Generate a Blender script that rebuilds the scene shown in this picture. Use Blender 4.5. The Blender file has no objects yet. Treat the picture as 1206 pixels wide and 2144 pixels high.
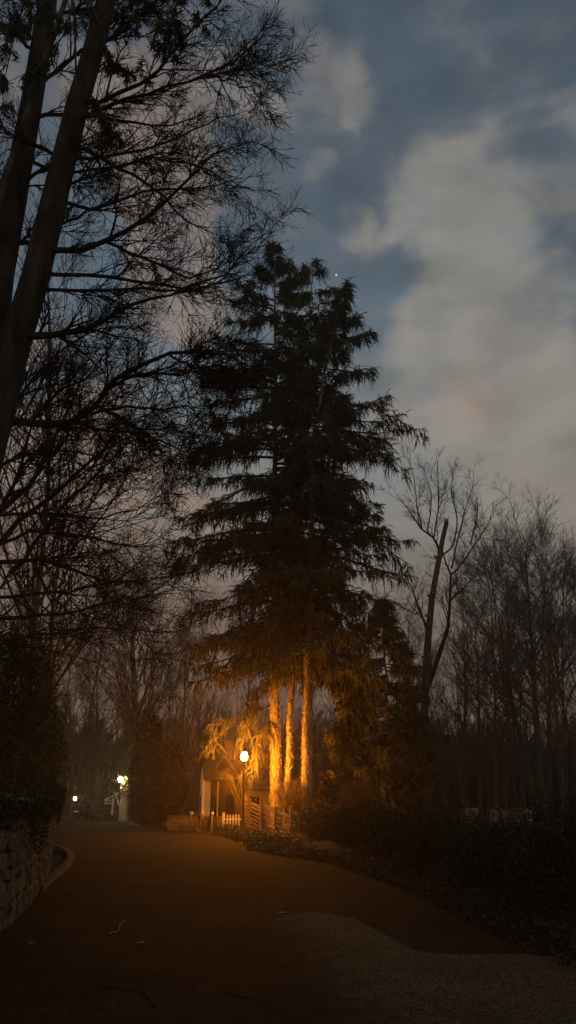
import bpy, math, random
import numpy as np
C = bpy.context.scene
COL = C.collection
# ------------------------------------------------------------------ camera
F = 1531.0; PITCH = math.radians(21.66); EYE = 1.6
cam_d = bpy.data.cameras.new("camera"); cam = bpy.data.objects.new("camera", cam_d); COL.objects.link(cam)
cam.location = (0, 0, EYE); cam.rotation_euler = (math.pi/2 + PITCH, 0, 0)
cam_d.sensor_fit = 'VERTICAL'; cam_d.sensor_height = 36.0; cam_d.lens = 36.0*F/2144
cam_d.clip_end = 6000; cam_d.clip_start = 0.05
C.camera = cam
cP, sP = math.cos(PITCH), math.sin(PITCH)
def ray(px, py):
    x = (px-603)/F; u = (1072-py)/F
    return np.array((x, cP-sP*u, sP+cP*u))
def P(px, py, Y):
    d = ray(px, py); return d*(Y/d[1]) + np.array((0, 0, EYE))
def G(px, py, z=0.0):
    d = ray(px, py); k = (z-EYE)/d[2]; return np.array((d[0]*k, d[1]*k, z))
# ------------------------------------------------------------------ world
SUN_EL, SUN_ROT = math.radians(14), math.radians(205)
w = bpy.data.worlds.new("World"); C.world = w; w.use_nodes = True
nt = w.node_tree; nt.nodes.clear()
def N(t, **k):
    n = nt.nodes.new(t)
    for a, b in k.items(): setattr(n, a, b)
    return n
def L(a, b): nt.links.new(a, b)
def math_node(op, a, b=None, c=None, clamp=False):
    n = N('ShaderNodeMath', operation=op, use_clamp=clamp)
    for i, v in enumerate((a, b, c)):
        if v is None: continue
        if isinstance(v, (int, float)): n.inputs[i].default_value = v
        else: L(v, n.inputs[i])
    return n.outputs[0]
out = N('ShaderNodeOutputWorld'); bg = N('ShaderNodeBackground'); L(bg.outputs[0], out.inputs[0])
sky = N('ShaderNodeTexSky', sky_type='NISHITA', sun_disc=False, sun_elevation=SUN_EL, sun_rotation=SUN_ROT)
sky.air_density = 1.6; sky.dust_density = 1.0; sky.ozone_density = 1.4
sk = N('ShaderNodeMix', data_type='RGBA', blend_type='MULTIPLY'); sk.inputs[0].default_value = 1
SKYK = 0.38
L(sky.outputs[0], sk.inputs[6]); sk.inputs[7].default_value = (0.172*SKYK, 0.166*SKYK, 0.163*SKYK, 1)
tc = N('ShaderNodeTexCoord')
nz = N('ShaderNodeTexNoise'); nz.inputs['Scale'].default_value = 3.2; nz.inputs['Detail'].default_value = 7; nz.inputs['Roughness'].default_value = 0.55
L(tc.outputs['Generated'], nz.inputs['Vector'])
vs = N('ShaderNodeVectorMath', operation='SUBTRACT'); L(nz.outputs['Color'], vs.inputs[0]); vs.inputs[1].default_value = (.5, .5, .5)
vm = N('ShaderNodeVectorMath', operation='SCALE'); L(vs.outputs[0], vm.inputs[0]); vm.inputs['Scale'].default_value = 0.28
va = N('ShaderNodeVectorMath', operation='ADD'); L(tc.outputs['Generated'], va.inputs[0]); L(vm.outputs[0], va.inputs[1])
vn = N('ShaderNodeVectorMath', operation='NORMALIZE'); L(va.outputs[0], vn.inputs[0])
# (px, py, radius px, strength)
BLOBS = [(930, 470, 110, .75), (820, 515, 60, .45), (755, 515, 34, .45), (990, 560, 110, .6), (960, 640, 90, .35), (1090, 620, 90, .35), (1160, 640, 70, .3),
 (760, 200, 60, .38), (700, 170, 90, .3), (690, 385, 42, .45), (560, 290, 60, .5), (480, 240, 80, .7), (600, 60, 110, .35), (1190, 260, 50, .3),
 (1150, 380, 130, .25), (960, 800, 150, .5), (1130, 760, 110, .5), (1050, 930, 200, .4), (850, 780, 70, .35), (380, 420, 130, .8), (350, 560, 120, .8), (440, 650, 70, .55),
 (300, 300, 130, .6), (250, 900, 200, .3), (100, 1000, 200, .45), (330, 1150, 180, .35), (680, 60, 70, .2), (1080, 1050, 170, .5), (1120, 500, 110, .35), (1050, 700, 100, .35), (900, 700, 70, .35), (1180, 880, 100, .4), (1020, 400, 70, .35)]
acc = None
for (bx, by, br, bs) in BLOBS:
    d = ray(bx, by); d = d/np.linalg.norm(d)
    dp = N('ShaderNodeVectorMath', operation='DOT_PRODUCT'); L(vn.outputs[0], dp.inputs[0]); dp.inputs[1].default_value = tuple(d)
    rr = br/F/1.22
    mr = N('ShaderNodeMapRange', interpolation_type='SMOOTHSTEP'); L(dp.outputs['Value'], mr.inputs[0])
    mr.inputs[1].default_value = math.cos(rr*1.45); mr.inputs[2].default_value = math.cos(rr*.35); mr.inputs[3].default_value = 0; mr.inputs[4].default_value = bs
    acc = mr.outputs[0] if acc is None else math_node('ADD', acc, mr.outputs[0])
n2 = N('ShaderNodeTexNoise'); n2.inputs['Scale'].default_value = 7.5; n2.inputs['Detail'].default_value = 9; n2.inputs['Roughness'].default_value = .52; n2.inputs['Distortion'].default_value = .35
mp = N('ShaderNodeMapping'); mp.inputs['Scale'].default_value = (1, 1, 1.9); L(tc.outputs['Generated'], mp.inputs[0]); L(mp.outputs[0], n2.inputs['Vector'])
n2v = math_node('MULTIPLY_ADD', n2.outputs['Fac'], 2.6, -0.55, True)
cm = N('ShaderNodeMapRange', interpolation_type='SMOOTHSTEP'); L(math_node('ADD', math_node('MINIMUM', acc, .95), math_node('MULTIPLY_ADD', n2.outputs['Fac'], 2.1, -1.04)), cm.inputs[0])
cm.inputs[1].default_value = .02; cm.inputs[2].default_value = .98; cm.inputs[3].default_value = 0; cm.inputs[4].default_value = .80
cl = cm.outputs[0]
thin = math_node('MULTIPLY_ADD', n2v, 0.14, -0.02, True)
sx = N('ShaderNodeSeparateXYZ'); L(tc.outputs['Generated'], sx.inputs[0])
low = N('ShaderNodeMapRange', interpolation_type='SMOOTHSTEP'); L(sx.outputs['Z'], low.inputs[0])
low.inputs[1].default_value = .62; low.inputs[2].default_value = .22; low.inputs[3].default_value = 0; low.inputs[4].default_value = .85
cl = math_node('ADD', math_node('ADD', cl, thin), math_node('MULTIPLY', low.outputs[0], math_node('MULTIPLY_ADD', n2v, .5, .72)), None, True)
ccol = N('ShaderNodeValToRGB'); L(sx.outputs['Z'], ccol.inputs[0])
e = ccol.color_ramp.elements
e[0].position = .03; e[0].color = (.085, .062, .050, 1)
e[1].position = .95; e[1].color = (.19, .185, .185, 1)
m = e.new(.16); m.color = (.145, .112, .092, 1)
m = e.new(.27); m.color = (.225, .190, .165, 1)
m = e.new(.36); m.color = (.260, .236, .210, 1)
m = e.new(.60); m.color = (.262, .248, .230, 1)
mix = N('ShaderNodeMix', data_type='RGBA'); L(cl, mix.inputs[0]); L(sk.outputs[2], mix.inputs[6]); L(ccol.outputs[0], mix.inputs[7])
lx_ = N('ShaderNodeMapRange', interpolation_type='SMOOTHSTEP'); L(sx.outputs['X'], lx_.inputs[0]); lx_.inputs[1].default_value = .0; lx_.inputs[2].default_value = -.16; lx_.inputs[3].default_value = 0; lx_.inputs[4].default_value = 1
wm = N('ShaderNodeMix', data_type='RGBA', blend_type='MULTIPLY'); L(lx_.outputs[0], wm.inputs[0]); L(ccol.outputs[0], wm.inputs[6]); wm.inputs[7].default_value = (1.02, .86, .78, 1); L(wm.outputs[2], mix.inputs[7])
# faint pink patch of lit cloud and the pink belt on the left
pk = N('ShaderNodeVectorMath', operation='DOT_PRODUCT'); L(vn.outputs[0], pk.inputs[0]); d = ray(955, 805); pk.inputs[1].default_value = tuple(d/np.linalg.norm(d))
pm = N('ShaderNodeMapRange', interpolation_type='SMOOTHSTEP'); L(pk.outputs['Value'], pm.inputs[0]); pm.inputs[1].default_value = math.cos(.05); pm.inputs[2].default_value = math.cos(.006); pm.inputs[3].default_value = 0; pm.inputs[4].default_value = .45
mix2 = N('ShaderNodeMix', data_type='RGBA'); L(pm.outputs[0], mix2.inputs[0]); L(mix.outputs[2], mix2.inputs[6]); mix2.inputs[7].default_value = (.33, .235, .19, 1)
n3 = N('ShaderNodeTexNoise'); n3.inputs['Scale'].default_value = 10; n3.inputs['Detail'].default_value = 5; L(mp.outputs[0], n3.inputs['Vector'])
br = math_node('MULTIPLY_ADD', n3.outputs['Fac'], .9, .60)
br2 = N('ShaderNodeVectorMath', operation='SCALE'); L(mix2.outputs[2], br2.inputs[0]); L(br, br2.inputs['Scale'])
L(br2.outputs[0], bg.inputs[0]); bg.inputs[1].default_value = 1.0
# ------------------------------------------------------------------ warm fill lamp from behind the camera, added to imitate an afterglow
sl = bpy.data.lights.new("warm_fill", 'SUN'); sl.energy = 0.045; sl.angle = math.radians(50); sl.color = (1, .62, .28)
so = bpy.data.objects.new("warm_fill", sl); COL.objects.link(so)
SUNAZ = math.radians(160)   # compass azimuth (from +Y clockwise) of where the fill comes from
sdir = np.array((math.sin(SUNAZ)*math.cos(SUN_EL), math.cos(SUNAZ)*math.cos(SUN_EL), math.sin(SUN_EL)))
from mathutils import Vector
so.rotation_euler = Vector(sdir).to_track_quat('Z', 'Y').to_euler(); so.location = (0, -20, 30)
sky.sun_rotation = SUNAZ
C.view_settings.view_transform = 'Standard'; C.view_settings.look = 'None'; C.view_settings.exposure = 0; C.view_settings.gamma = 1
C.cycles.use_denoising = True
C.cycles.max_bounces = 5; C.cycles.diffuse_bounces = 2; C.cycles.volume_bounces = 0; C.cycles.transparent_max_bounces = 8
# ------------------------------------------------------------------ helpers
rng = np.random.default_rng(7)
def mat(name, col, col2=None, scale=6.0, rough=.85, bump=0.0, bscale=None, emit=None, estr=0, metal=0, noise_stretch=(1, 1, 1), spec=.10, c0=.35, c1=.65, detail=6):
    m = bpy.data.materials.new(name); m.use_nodes = True
    t = m.node_tree; b = t.nodes['Principled BSDF']
    b.inputs['Base Color'].default_value = (*col, 1); b.inputs['Roughness'].default_value = rough; b.inputs['Metallic'].default_value = metal
    b.inputs['Specular IOR Level'].default_value = spec
    if emit: b.inputs['Emission Color'].default_value = (*emit, 1); b.inputs['Emission Strength'].default_value = estr
    if col2 is not None or bump:
        g = t.nodes.new('ShaderNodeTexCoord'); mpn = t.nodes.new('ShaderNodeMapping'); mpn.inputs['Scale'].default_value = noise_stretch
        t.links.new(g.outputs['Object'], mpn.inputs[0])
        nn = t.nodes.new('ShaderNodeTexNoise'); nn.inputs['Scale'].default_value = scale; nn.inputs['Detail'].default_value = detail
        t.links.new(mpn.outputs[0], nn.inputs['Vector'])
        if col2 is not None:
            r = t.nodes.new('ShaderNodeValToRGB'); r.color_ramp.elements[0].color = (*col, 1); r.color_ramp.elements[1].color = (*col2, 1)
            r.color_ramp.elements[0].position = c0; r.color_ramp.elements[1].position = c1
            t.links.new(nn.outputs['Fac'], r.inputs[0]); t.links.new(r.outputs[0], b.inputs['Base Color'])
        if bump:
            n3 = t.nodes.new('ShaderNodeTexNoise'); n3.inputs['Scale'].default_value = bscale or scale*4; n3.inputs['Detail'].default_value = 5
            t.links.new(mpn.outputs[0], n3.inputs['Vector'])
            bp = t.nodes.new('ShaderNodeBump'); bp.inputs['Strength'].default_value = bump; bp.inputs['Distance'].default_value = .05
            t.links.new(n3.outputs['Fac'], bp.inputs['Height']); t.links.new(bp.outputs[0], b.inputs['Normal'])
    return m
M = dict(
 bark=mat('bark', (.045, .036, .028), (.12, .098, .075), 5, bump=.9, bscale=14, noise_stretch=(1, 1, .35)),
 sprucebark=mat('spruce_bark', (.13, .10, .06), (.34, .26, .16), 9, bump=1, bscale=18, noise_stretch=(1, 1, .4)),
 palebark=mat('pale_bark', (.018, .015, .011), (.070, .058, .043), 3.0, bump=1, bscale=10, noise_stretch=(1, 1, .3)),
 twig=mat('twig', (.030, .023, .018), (.055, .042, .032), 3),
 fartwig=mat('far_twig', (.075, .058, .046), (.13, .10, .08), 3),  # lighter than twig: the paling with distance is put into this colour
 needle=mat('needles', (.044, .047, .022), (.105, .098, .048), 3.2, rough=.8, spec=.08),
 needle2=mat('hanging_needles', (.04, .036, .018), (.085, .07, .032), 3.5, rough=.7),
 ivy=mat('ivy', (.05, .05, .022), (.15, .13, .065), 9, rough=.6, spec=.15),
 shrub=mat('shrub_leaf', (.035, .045, .020), (.09, .10, .045), 6, rough=.8, spec=.08),
 hedge=mat('hedge_leaf', (.018, .019, .008), (.052, .050, .022), 8, rough=.7, spec=.08),
 brown=mat('dry_twig', (.07, .052, .030), (.14, .10, .06), 6),
 white=mat('white_paint', (.36, .33, .27), (.52, .48, .40), 7, rough=.6),
 siding=mat('cream_siding', (.50, .47, .38), (.60, .57, .47), 3, rough=.75),
 roof=mat('roof_shingle', (.045, .038, .033), (.09, .075, .062), 14, rough=.9),
 brick=mat('chimney_brick', (.20, .13, .09), (.30, .20, .14), 12),
 palewin=mat('pale_frame', (.7, .67, .6), (.8, .77, .7), 5),
 black=mat('black_iron', (.012, .012, .012), rough=.45, spec=.5, bump=.1, bscale=40),
 wood=mat('fence_wood', (.16, .11, .065), (.30, .21, .13), 9, noise_stretch=(.4, .4, 3), bump=.4),
 brownwood=mat('brown_board', (.10, .075, .05), (.18, .135, .09), 9, noise_stretch=(3, 3, .4), bump=.4),
 stone=mat('stone_pillar', (.24, .20, .14), (.36, .31, .23), 9, bump=.5),
 dark=mat('dark_glass', (.01, .01, .012), rough=.1, spec=.5),
 carp=mat('car_paint', (.012, .012, .012), rough=.5, spec=.2),
 rubber=mat('rubber', (.01, .01, .01), rough=.8),
 chrome=mat('chrome', (.6, .6, .6), rough=.2, metal=1),
 plate=mat('plate', (.7, .7, .68), rough=.5),
 litter=mat('litter', (.22, .19, .14), (.36, .31, .24), 20, rough=.7),
)
class Acc:
    def __init__(s): s.v = []; s.q = []; s.n = 0
    def add(s, v, f):
        v = np.asarray(v, float).reshape(-1, 3); f = np.asarray(f, int).reshape(-1, 4)
        s.v.append(v); s.q.append(f+s.n); s.n += len(v); return s
    def box(s, c, size, rz=0, rx=0, ry=0):
        x, y, z = [k/2 for k in size]
        v = np.array([(-x, -y, -z), (x, -y, -z), (x, y, -z), (-x, y, -z), (-x, -y, z), (x, -y, z), (x, y, z), (-x, y, z)])
        if ry: c_, s_ = math.cos(ry), math.sin(ry); v = v @ np.array([[c_, 0, -s_], [0, 1, 0], [s_, 0, c_]])
        if rx: c_, s_ = math.cos(rx), math.sin(rx); v = v @ np.array([[1, 0, 0], [0, c_, s_], [0, -s_, c_]])
        if rz: c_, s_ = math.cos(rz), math.sin(rz); v = v @ np.array([[c_, s_, 0], [-s_, c_, 0], [0, 0, 1]])
        return s.add(v+np.array(c), [(0, 3, 2, 1), (4, 5, 6, 7), (0, 1, 5, 4), (1, 2, 6, 5), (2, 3, 7, 6), (3, 0, 4, 7)])
    def bar(s, a, b, wdt, thk):      # board from a to b, wdt vertical, thk horizontal
        a = np.array(a, float); b = np.array(b, float); d = b-a; h = np.array((-d[1], d[0], 0)); h /= (np.linalg.norm(h)+1e-9)
        up = np.cross(d/np.linalg.norm(d), h); up *= 1 if up[2] > 0 else -1
        if abs(up[2]) < 1e-3 and abs(d[2]) > abs(d[0]): up = np.array((1., 0, 0)); h = np.array((0, 1., 0))
        v = [p+sh*h*thk/2+su*up*wdt/2 for p in (a, b) for su in (-1, 1) for sh in (-1, 1)]
        return s.add(v, [(0, 1, 3, 2), (4, 6, 7, 5), (0, 2, 6, 4), (1, 5, 7, 3), (0, 4, 5, 1), (2, 3, 7, 6)])
    def lathe(s, prof, c=(0, 0, 0), S=16):
        prof = np.array(prof, float); K = len(prof); a = np.arange(S)*2*math.pi/S
        v = np.stack([prof[:, 0][:, None]*np.cos(a), prof[:, 0][:, None]*np.sin(a), np.repeat(prof[:, 1][:, None], S, 1)], -1).reshape(-1, 3)+np.array(c)
        k, j = np.meshgrid(np.arange(K-1), np.arange(S), indexing='ij'); j2 = (j+1) % S
        return s.add(v, np.stack([k*S+j, k*S+j2, (k+1)*S+j2, (k+1)*S+j], -1).reshape(-1, 4))
    def tube(s, Pn, R, S=3):         # Pn (N,K,3), R (N,K)
        Pn = np.asarray(Pn, float); R = np.asarray(R, float)
        if Pn.ndim == 2: Pn = Pn[None]; R = R[None]
        Nn, K, _ = Pn.shape
        T = np.gradient(Pn, axis=1); T /= (np.linalg.norm(T, axis=2, keepdims=True)+1e-9)
        avg = Pn[:, -1]-Pn[:, 0]; ref = np.where(np.abs(avg[:, 2:3]) > .8*np.linalg.norm(avg, axis=1, keepdims=True), np.array([[1., .1, 0]]), np.array([[.05, .1, 1.]]))[:, None, :]
        U = np.cross(T, ref); U /= (np.linalg.norm(U, axis=2, keepdims=True)+1e-9); V = np.cross(T, U)
        a = np.arange(S)*2*math.pi/S
        v = Pn[:, :, None, :]+R[:, :, None, None]*(np.cos(a)[None, None, :, None]*U[:, :, None, :]+np.sin(a)[None, None, :, None]*V[:, :, None, :])
        n, k, j = np.meshgrid(np.arange(Nn), np.arange(K-1), np.arange(S), indexing='ij'); j2 = (j+1) % S; b = (n*K+k)*S
        return s.add(v.reshape(-1, 3), np.stack([b+j, b+j2, b+S+j2, b+S+j], -1).reshape(-1, 4))
    def leaves(s, pos, size, flat=0.0, aspect=.5, down=0.0):      # diamond leaves
        Nn = len(pos); d = rng.normal(size=(Nn, 3)); d[:, 2] -= down; d /= np.linalg.norm(d, axis=1, keepdims=True)
        u = np.cross(d, rng.normal(size=(Nn, 3))); u /= (np.linalg.norm(u, axis=1, keepdims=True)+1e-9)
        sz = (size*rng.uniform(.6, 1.3, Nn))[:, None]
        v = np.stack([pos, pos+d*sz*.5+u*sz*aspect*.5, pos+d*sz, pos+d*sz*.5-u*sz*aspect*.5], 1)
        return s.add(v.reshape(-1, 3), np.arange(Nn*4).reshape(-1, 4))
    def mesh(s, name, m, smooth=False):
        me = bpy.data.meshes.new(name); v = np.concatenate(s.v); q = np.concatenate(s.q)
        me.vertices.add(len(v)); me.vertices.foreach_set('co', v.astype(np.float32).ravel())
        me.loops.add(len(q)*4); me.loops.foreach_set('vertex_index', q.astype(np.int32).ravel())
        me.polygons.add(len(q)); me.polygons.foreach_set('loop_start', (np.arange(len(q))*4).astype(np.int32))
        me.polygons.foreach_set('use_smooth', np.full(len(q), smooth))
        me.update(calc_edges=True); me.materials.append(m); return me
    def obj(s, name, m, parent=None, smooth=False, tris=False):
        o = bpy.data.objects.new(name, s.mesh(name, m, smooth)); COL.objects.link(o)
        if parent is not None: o.parent = parent; o.matrix_parent_inverse.identity(); 
        return o
def tag(o, label, cat, group=None, kind=None):
    o['label'] = label; o['category'] = cat
    if group: o['group'] = group
    if kind: o['kind'] = kind
    return o
def thing(name, loc, label, cat, group=None, rz=0):
    o = bpy.data.objects.new(name, None); COL.objects.link(o); o.location = tuple(float(k) for k in loc); o.rotation_euler = (0, 0, rz)
    o.empty_display_size = .3
    return tag(o, label, cat, group)
def struct(o, label=None, cat=None):
    o['kind'] = 'structure'
    if label: o['label'] = label
    if cat: o['category'] = cat
    return o
def copy_thing(o, loc, rz=0, sc=1.0, label=None):
    r = o.copy(); COL.objects.link(r); r.location = tuple(float(k) for k in loc); r.rotation_euler = (0, 0, rz); r.scale = (sc, sc, sc) if np.isscalar(sc) else sc
    if label: r['label'] = label
    for ch in list(o.children):
        c = ch.copy(); COL.objects.link(c); c.parent = r
        for g in ch.children:
            d = g.copy(); COL.objects.link(d); d.parent = c
    return r
def grow(Pp, Rp, n, t0, t1, a0, a1, l0, l1, K, rr, rtip, wob=.15, bias=(0, 0, 0), flat=0.0, tl=.5, rmax=9, keep=1.0):
    Nn, Kp, _ = Pp.shape
    idx = np.repeat(np.arange(Nn), n)
    if keep < 1: idx = idx[rng.random(len(idx)) < keep]
    m_ = len(idx); t = rng.uniform(t0, t1, m_); f = t*(Kp-1); i = np.minimum(f.astype(int), Kp-2); wt = (f-i)[:, None]
    A = Pp[idx, i]; B = Pp[idx, i+1]; pos = A*(1-wt)+B*wt; T = B-A; T /= (np.linalg.norm(T, axis=1, keepdims=True)+1e-9)
    rad = Rp[idx, i]*(1-wt[:, 0])+Rp[idx, i+1]*wt[:, 0]
    q = rng.normal(size=(m_, 3)); q[:, 2] *= (1-flat); q -= (q*T).sum(1, keepdims=True)*T; q /= (np.linalg.norm(q, axis=1, keepdims=True)+1e-9)
    a = rng.uniform(a0, a1, m_)[:, None]; d = np.cos(a)*T+np.sin(a)*q
    Ln = rng.uniform(l0, l1, m_)*(1-tl*t); bias = np.array(bias)
    pts = [pos]
    for k in range(K-1):
        d = d+rng.normal(size=(m_, 3))*wob+bias; d /= np.linalg.norm(d, axis=1, keepdims=True)
        pos = pos+d*(Ln/(K-1))[:, None]; pts.append(pos)
    s = np.linspace(0, 1, K)[None]; r0 = np.minimum(rad*rr, rmax)[:, None]
    return np.stack(pts, 1), np.maximum(r0*(1-s)**.85, 0)+np.minimum(rtip, r0)
def resample(pts, K, jit=0.0):
    pts = np.array(pts, float); d = np.r_[0, np.cumsum(np.linalg.norm(np.diff(pts, axis=0), axis=1))]; d /= d[-1]
    # smooth catmull style: interpolate finely then blur
    s = np.linspace(0, 1, 80); fp = np.stack([np.interp(s, d, pts[:, k]) for k in range(3)], 1)
    for _ in range(6): fp[1:-1] = (fp[:-2]+2*fp[1:-1]+fp[2:])/4
    s2 = np.linspace(0, 79, K); fp = np.stack([np.interp(s2, np.arange(80), fp[:, k]) for k in range(3)], 1)
    if jit: fp[1:-1] += rng.normal(size=(K-2, 3))*jit
    return fp
# ------------------------------------------------------------------ ground
def soil(x, y):
    return .06*np.sin(x*.7+1)*np.sin(y*.43)+.04*np.sin(x*1.9+y*1.1)+.03*np.sin(x*3.1-y*2.3)
gm = mat('soil', (.028, .022, .015), (.060, .048, .030), 1.6, bump=1, bscale=9)
xs = np.concatenate([np.linspace(-600, -45, 14), np.linspace(-40, 50, 150), np.linspace(55, 600, 14)]); ys = np.concatenate([np.linspace(-60, 0, 10), np.linspace(1, 110, 180), np.linspace(120, 900, 20)])
X, Yg = np.meshgrid(xs, ys, indexing='ij'); Z = soil(X, Yg)*.5-.10
a = Acc(); n1, n2_ = X.shape; ii, jj = np.meshgrid(np.arange(n1-1), np.arange(n2_-1), indexing='ij'); b0 = ii*n2_+jj
GRIDQ = lambda n1, n2_: (lambda b: np.stack([b, b+n2_, b+n2_+1, b+1], -1).reshape(-1, 4))((lambda i, j: i*n2_+j)(*np.meshgrid(np.arange(n1-1), np.arange(n2_-1), indexing='ij')))
a.add(np.stack([X, Yg, Z], -1), GRIDQ(n1, n2_)); struct(a.obj('ground', gm, smooth=True))
# hill far away
xs = np.linspace(-500, 500, 120); ys = np.linspace(170, 420, 20); X, Yg = np.meshgrid(xs, ys, indexing='ij')
Z = -1+(np.sin((Yg-170)/250*math.pi)**.7)*(19+4*np.sin(X*.013+1)+2.5*np.sin(X*.041)+1.2*np.sin(X*.13))
a = Acc(); a.add(np.stack([X, Yg, Z], -1), GRIDQ(*X.shape)); struct(a.obj('hill', mat('hill_wood', (.018, .016, .012), (.035, .030, .022), .2), smooth=True))
# road: cross sections (left x, right x) along y
def asphalt(name, c1, c2, gr=260, spk=.85):
    m = bpy.data.materials.new(name); m.use_nodes = True; t = m.node_tree; b = t.nodes['Principled BSDF']; b.inputs['Roughness'].default_value = .95; b.inputs['Specular IOR Level'].default_value = .04
    g = t.nodes.new('ShaderNodeTexCoord')
    na = t.nodes.new('ShaderNodeTexNoise'); na.inputs['Scale'].default_value = .55; na.inputs['Detail'].default_value = 8; na.inputs['Roughness'].default_value = .62
    nb = t.nodes.new('ShaderNodeTexVoronoi'); nb.inputs['Scale'].default_value = gr/7
    for q in (na, nb): t.links.new(g.outputs['Object'], q.inputs['Vector'])
    r = t.nodes.new('ShaderNodeValToRGB'); r.color_ramp.elements[0].position = .32; r.color_ramp.elements[1].position = .72
    r.color_ramp.elements[0].color = (*c1, 1); r.color_ramp.elements[1].color = (*c2, 1); t.links.new(na.outputs['Fac'], r.inputs[0])
    sp = t.nodes.new('ShaderNodeMapRange'); sp.inputs[1].default_value = 0; sp.inputs[2].default_value = 1; sp.inputs[3].default_value = 1-spk; sp.inputs[4].default_value = 1+spk
    t.links.new(nb.outputs['Color'], sp.inputs[0])
    mm = t.nodes.new('ShaderNodeMix'); mm.data_type = 'RGBA'; mm.blend_type = 'MULTIPLY'; mm.inputs[0].default_value = 1
    t.links.new(r.outputs[0], mm.inputs[6]); t.links.new(sp.outputs[0], mm.inputs[7]); t.links.new(mm.outputs[2], b.inputs['Base Color'])
    bp = t.nodes.new('ShaderNodeBump'); bp.inputs['Strength'].default_value = .8; bp.inputs['Distance'].default_value = .012
    t.links.new(nb.outputs['Distance'], bp.inputs['Height']); t.links.new(bp.outputs[0], b.inputs['Normal'])
    return m
RD = [(-8, -4.4, 4.3), (3, -4.0, 3.6), (6, -3.7, 3.2), (9, -3.65, 3.05), (9.8, -3.68, 2.95), (12, -3.9, 2.72), (14, -4.3, 2.6), (16.4, -4.9, 2.36), (19, -5.6, 1.9), (22.45, -6.4, 1.28), (26.4, -7.3, -.6),
      (30, -8.6, -1.2), (34, -10.2, -1.9), (38, -11.5, -2.7), (42, -12.7, -3.5), (46, -13.9, -5.0), (50, -15, -6.6), (56, -16.6, -9.2), (64, -18.8, -12.2), (75, -21.8, -15.3), (90, -26, -19)]
ry = np.array([r[0] for r in RD]); rl = np.array([r[1] for r in RD]); rrt = np.array([r[2] for r in RD])
def road_edges(y): return np.interp(y, ry, rl), np.interp(y, ry, rrt)
yy = np.concatenate([np.arange(-8, 30, .35), np.arange(30, 90, 1.0)]); le, re = road_edges(yy); 
for arr in (le, re):
    for _ in range(5): arr[1:-1] = (arr[:-2]+2*arr[1:-1]+arr[2:])/4
re = re+.07*np.sin(yy*1.3)+.05*np.sin(yy*3.1+1)+rng.normal(size=len(yy))*.035
u = np.linspace(0, 1, 14)[None]; X = le[:, None]*(1-u)+re[:, None]*u; Yr = np.repeat(yy[:, None], 14, 1); Zr = .02+0*X
a = Acc(); a.add(np.stack([X, Yr, Zr], -1), GRIDQ(*X.shape)[:, ::-1]); struct(a.obj('road', asphalt('asphalt', (.011, .008, .0042), (.033, .023, .012)), smooth=True), 'dark worn asphalt lane bending left', 'road')
def fade_left(m):      # patch colour fades to the old surface's colour towards its left side
    t = m.node_tree; b = t.nodes['Principled BSDF']; src = b.inputs['Base Color'].links[0].from_socket
    g = t.nodes.new('ShaderNodeTexCoord'); x = t.nodes.new('ShaderNodeSeparateXYZ'); t.links.new(g.outputs['Object'], x.inputs[0])
    def mn(op, a, b_, c=None):
        n = t.nodes.new('ShaderNodeMath'); n.operation = op
        for i, v in enumerate((a, b_, c)):
            if v is None: continue
            if isinstance(v, (int, float)): n.inputs[i].default_value = v
            else: t.links.new(v, n.inputs[i])
        return n.outputs[0]
    nn = t.nodes.new('ShaderNodeTexNoise'); nn.inputs['Scale'].default_value = 3.5; nn.inputs['Detail'].default_value = 8; t.links.new(g.outputs['Object'], nn.inputs['Vector'])
    d = mn('ADD', x.outputs['X'], mn('MULTIPLY_ADD', x.outputs['Y'], .13, -1.35)); d = mn('ADD', d, mn('MULTIPLY_ADD', nn.outputs['Fac'], 1.3, -.65))
    mr = t.nodes.new('ShaderNodeMapRange'); mr.interpolation_type = 'SMOOTHSTEP'; t.links.new(d, mr.inputs[0]); mr.inputs[1].default_value = -.35; mr.inputs[2].default_value = .75
    mx = t.nodes.new('ShaderNodeMix'); mx.data_type = 'RGBA'; t.links.new(mr.outputs[0], mx.inputs[0]); mx.inputs[6].default_value = (.020, .0142, .0076, 1); t.links.new(src, mx.inputs[7]); t.links.new(mx.outputs[2], b.inputs['Base Color'])
    return m
# lighter resurfaced asphalt, lower right
ed = [G(*p)[:2] for p in [(600, 1918), (660, 1912), (740, 1925), (800, 1957), (870, 1996), (930, 2004), (1020, 2003), (1120, 2003)]]
a = Acc(); up_ = resample([(p[0], p[1], .024) for p in ed]+[(3.12, 8.9, .024)], 40)
lowe = resample([(-.35, 12.35, .024), (-.5, 10.5, .024), (-.55, 8.8, .024), (-.5, 7, .024), (-.2, 3, .024), (1.5, 1, .024), (2.6, 1.6, .024), (3.2, 5, .024), (3.05, 8.5, .024)], 40)
# strip between upper edge and lower edge
uu = np.linspace(0, 1, 12)[None, :, None]; V = up_[:, None]*(1-uu)+lowe[:, None]*uu; V[..., :2] += rng.normal(size=V[..., :2].shape)*.012
a.add(V, GRIDQ(*V.shape[:2])); struct(a.obj('asphalt_patch', fade_left(asphalt('patch_asphalt', (.055, .041, .021), (.110, .083, .046), 370, 1.0))), 'paler coarse asphalt patch on the right of the lane', 'road')
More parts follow.
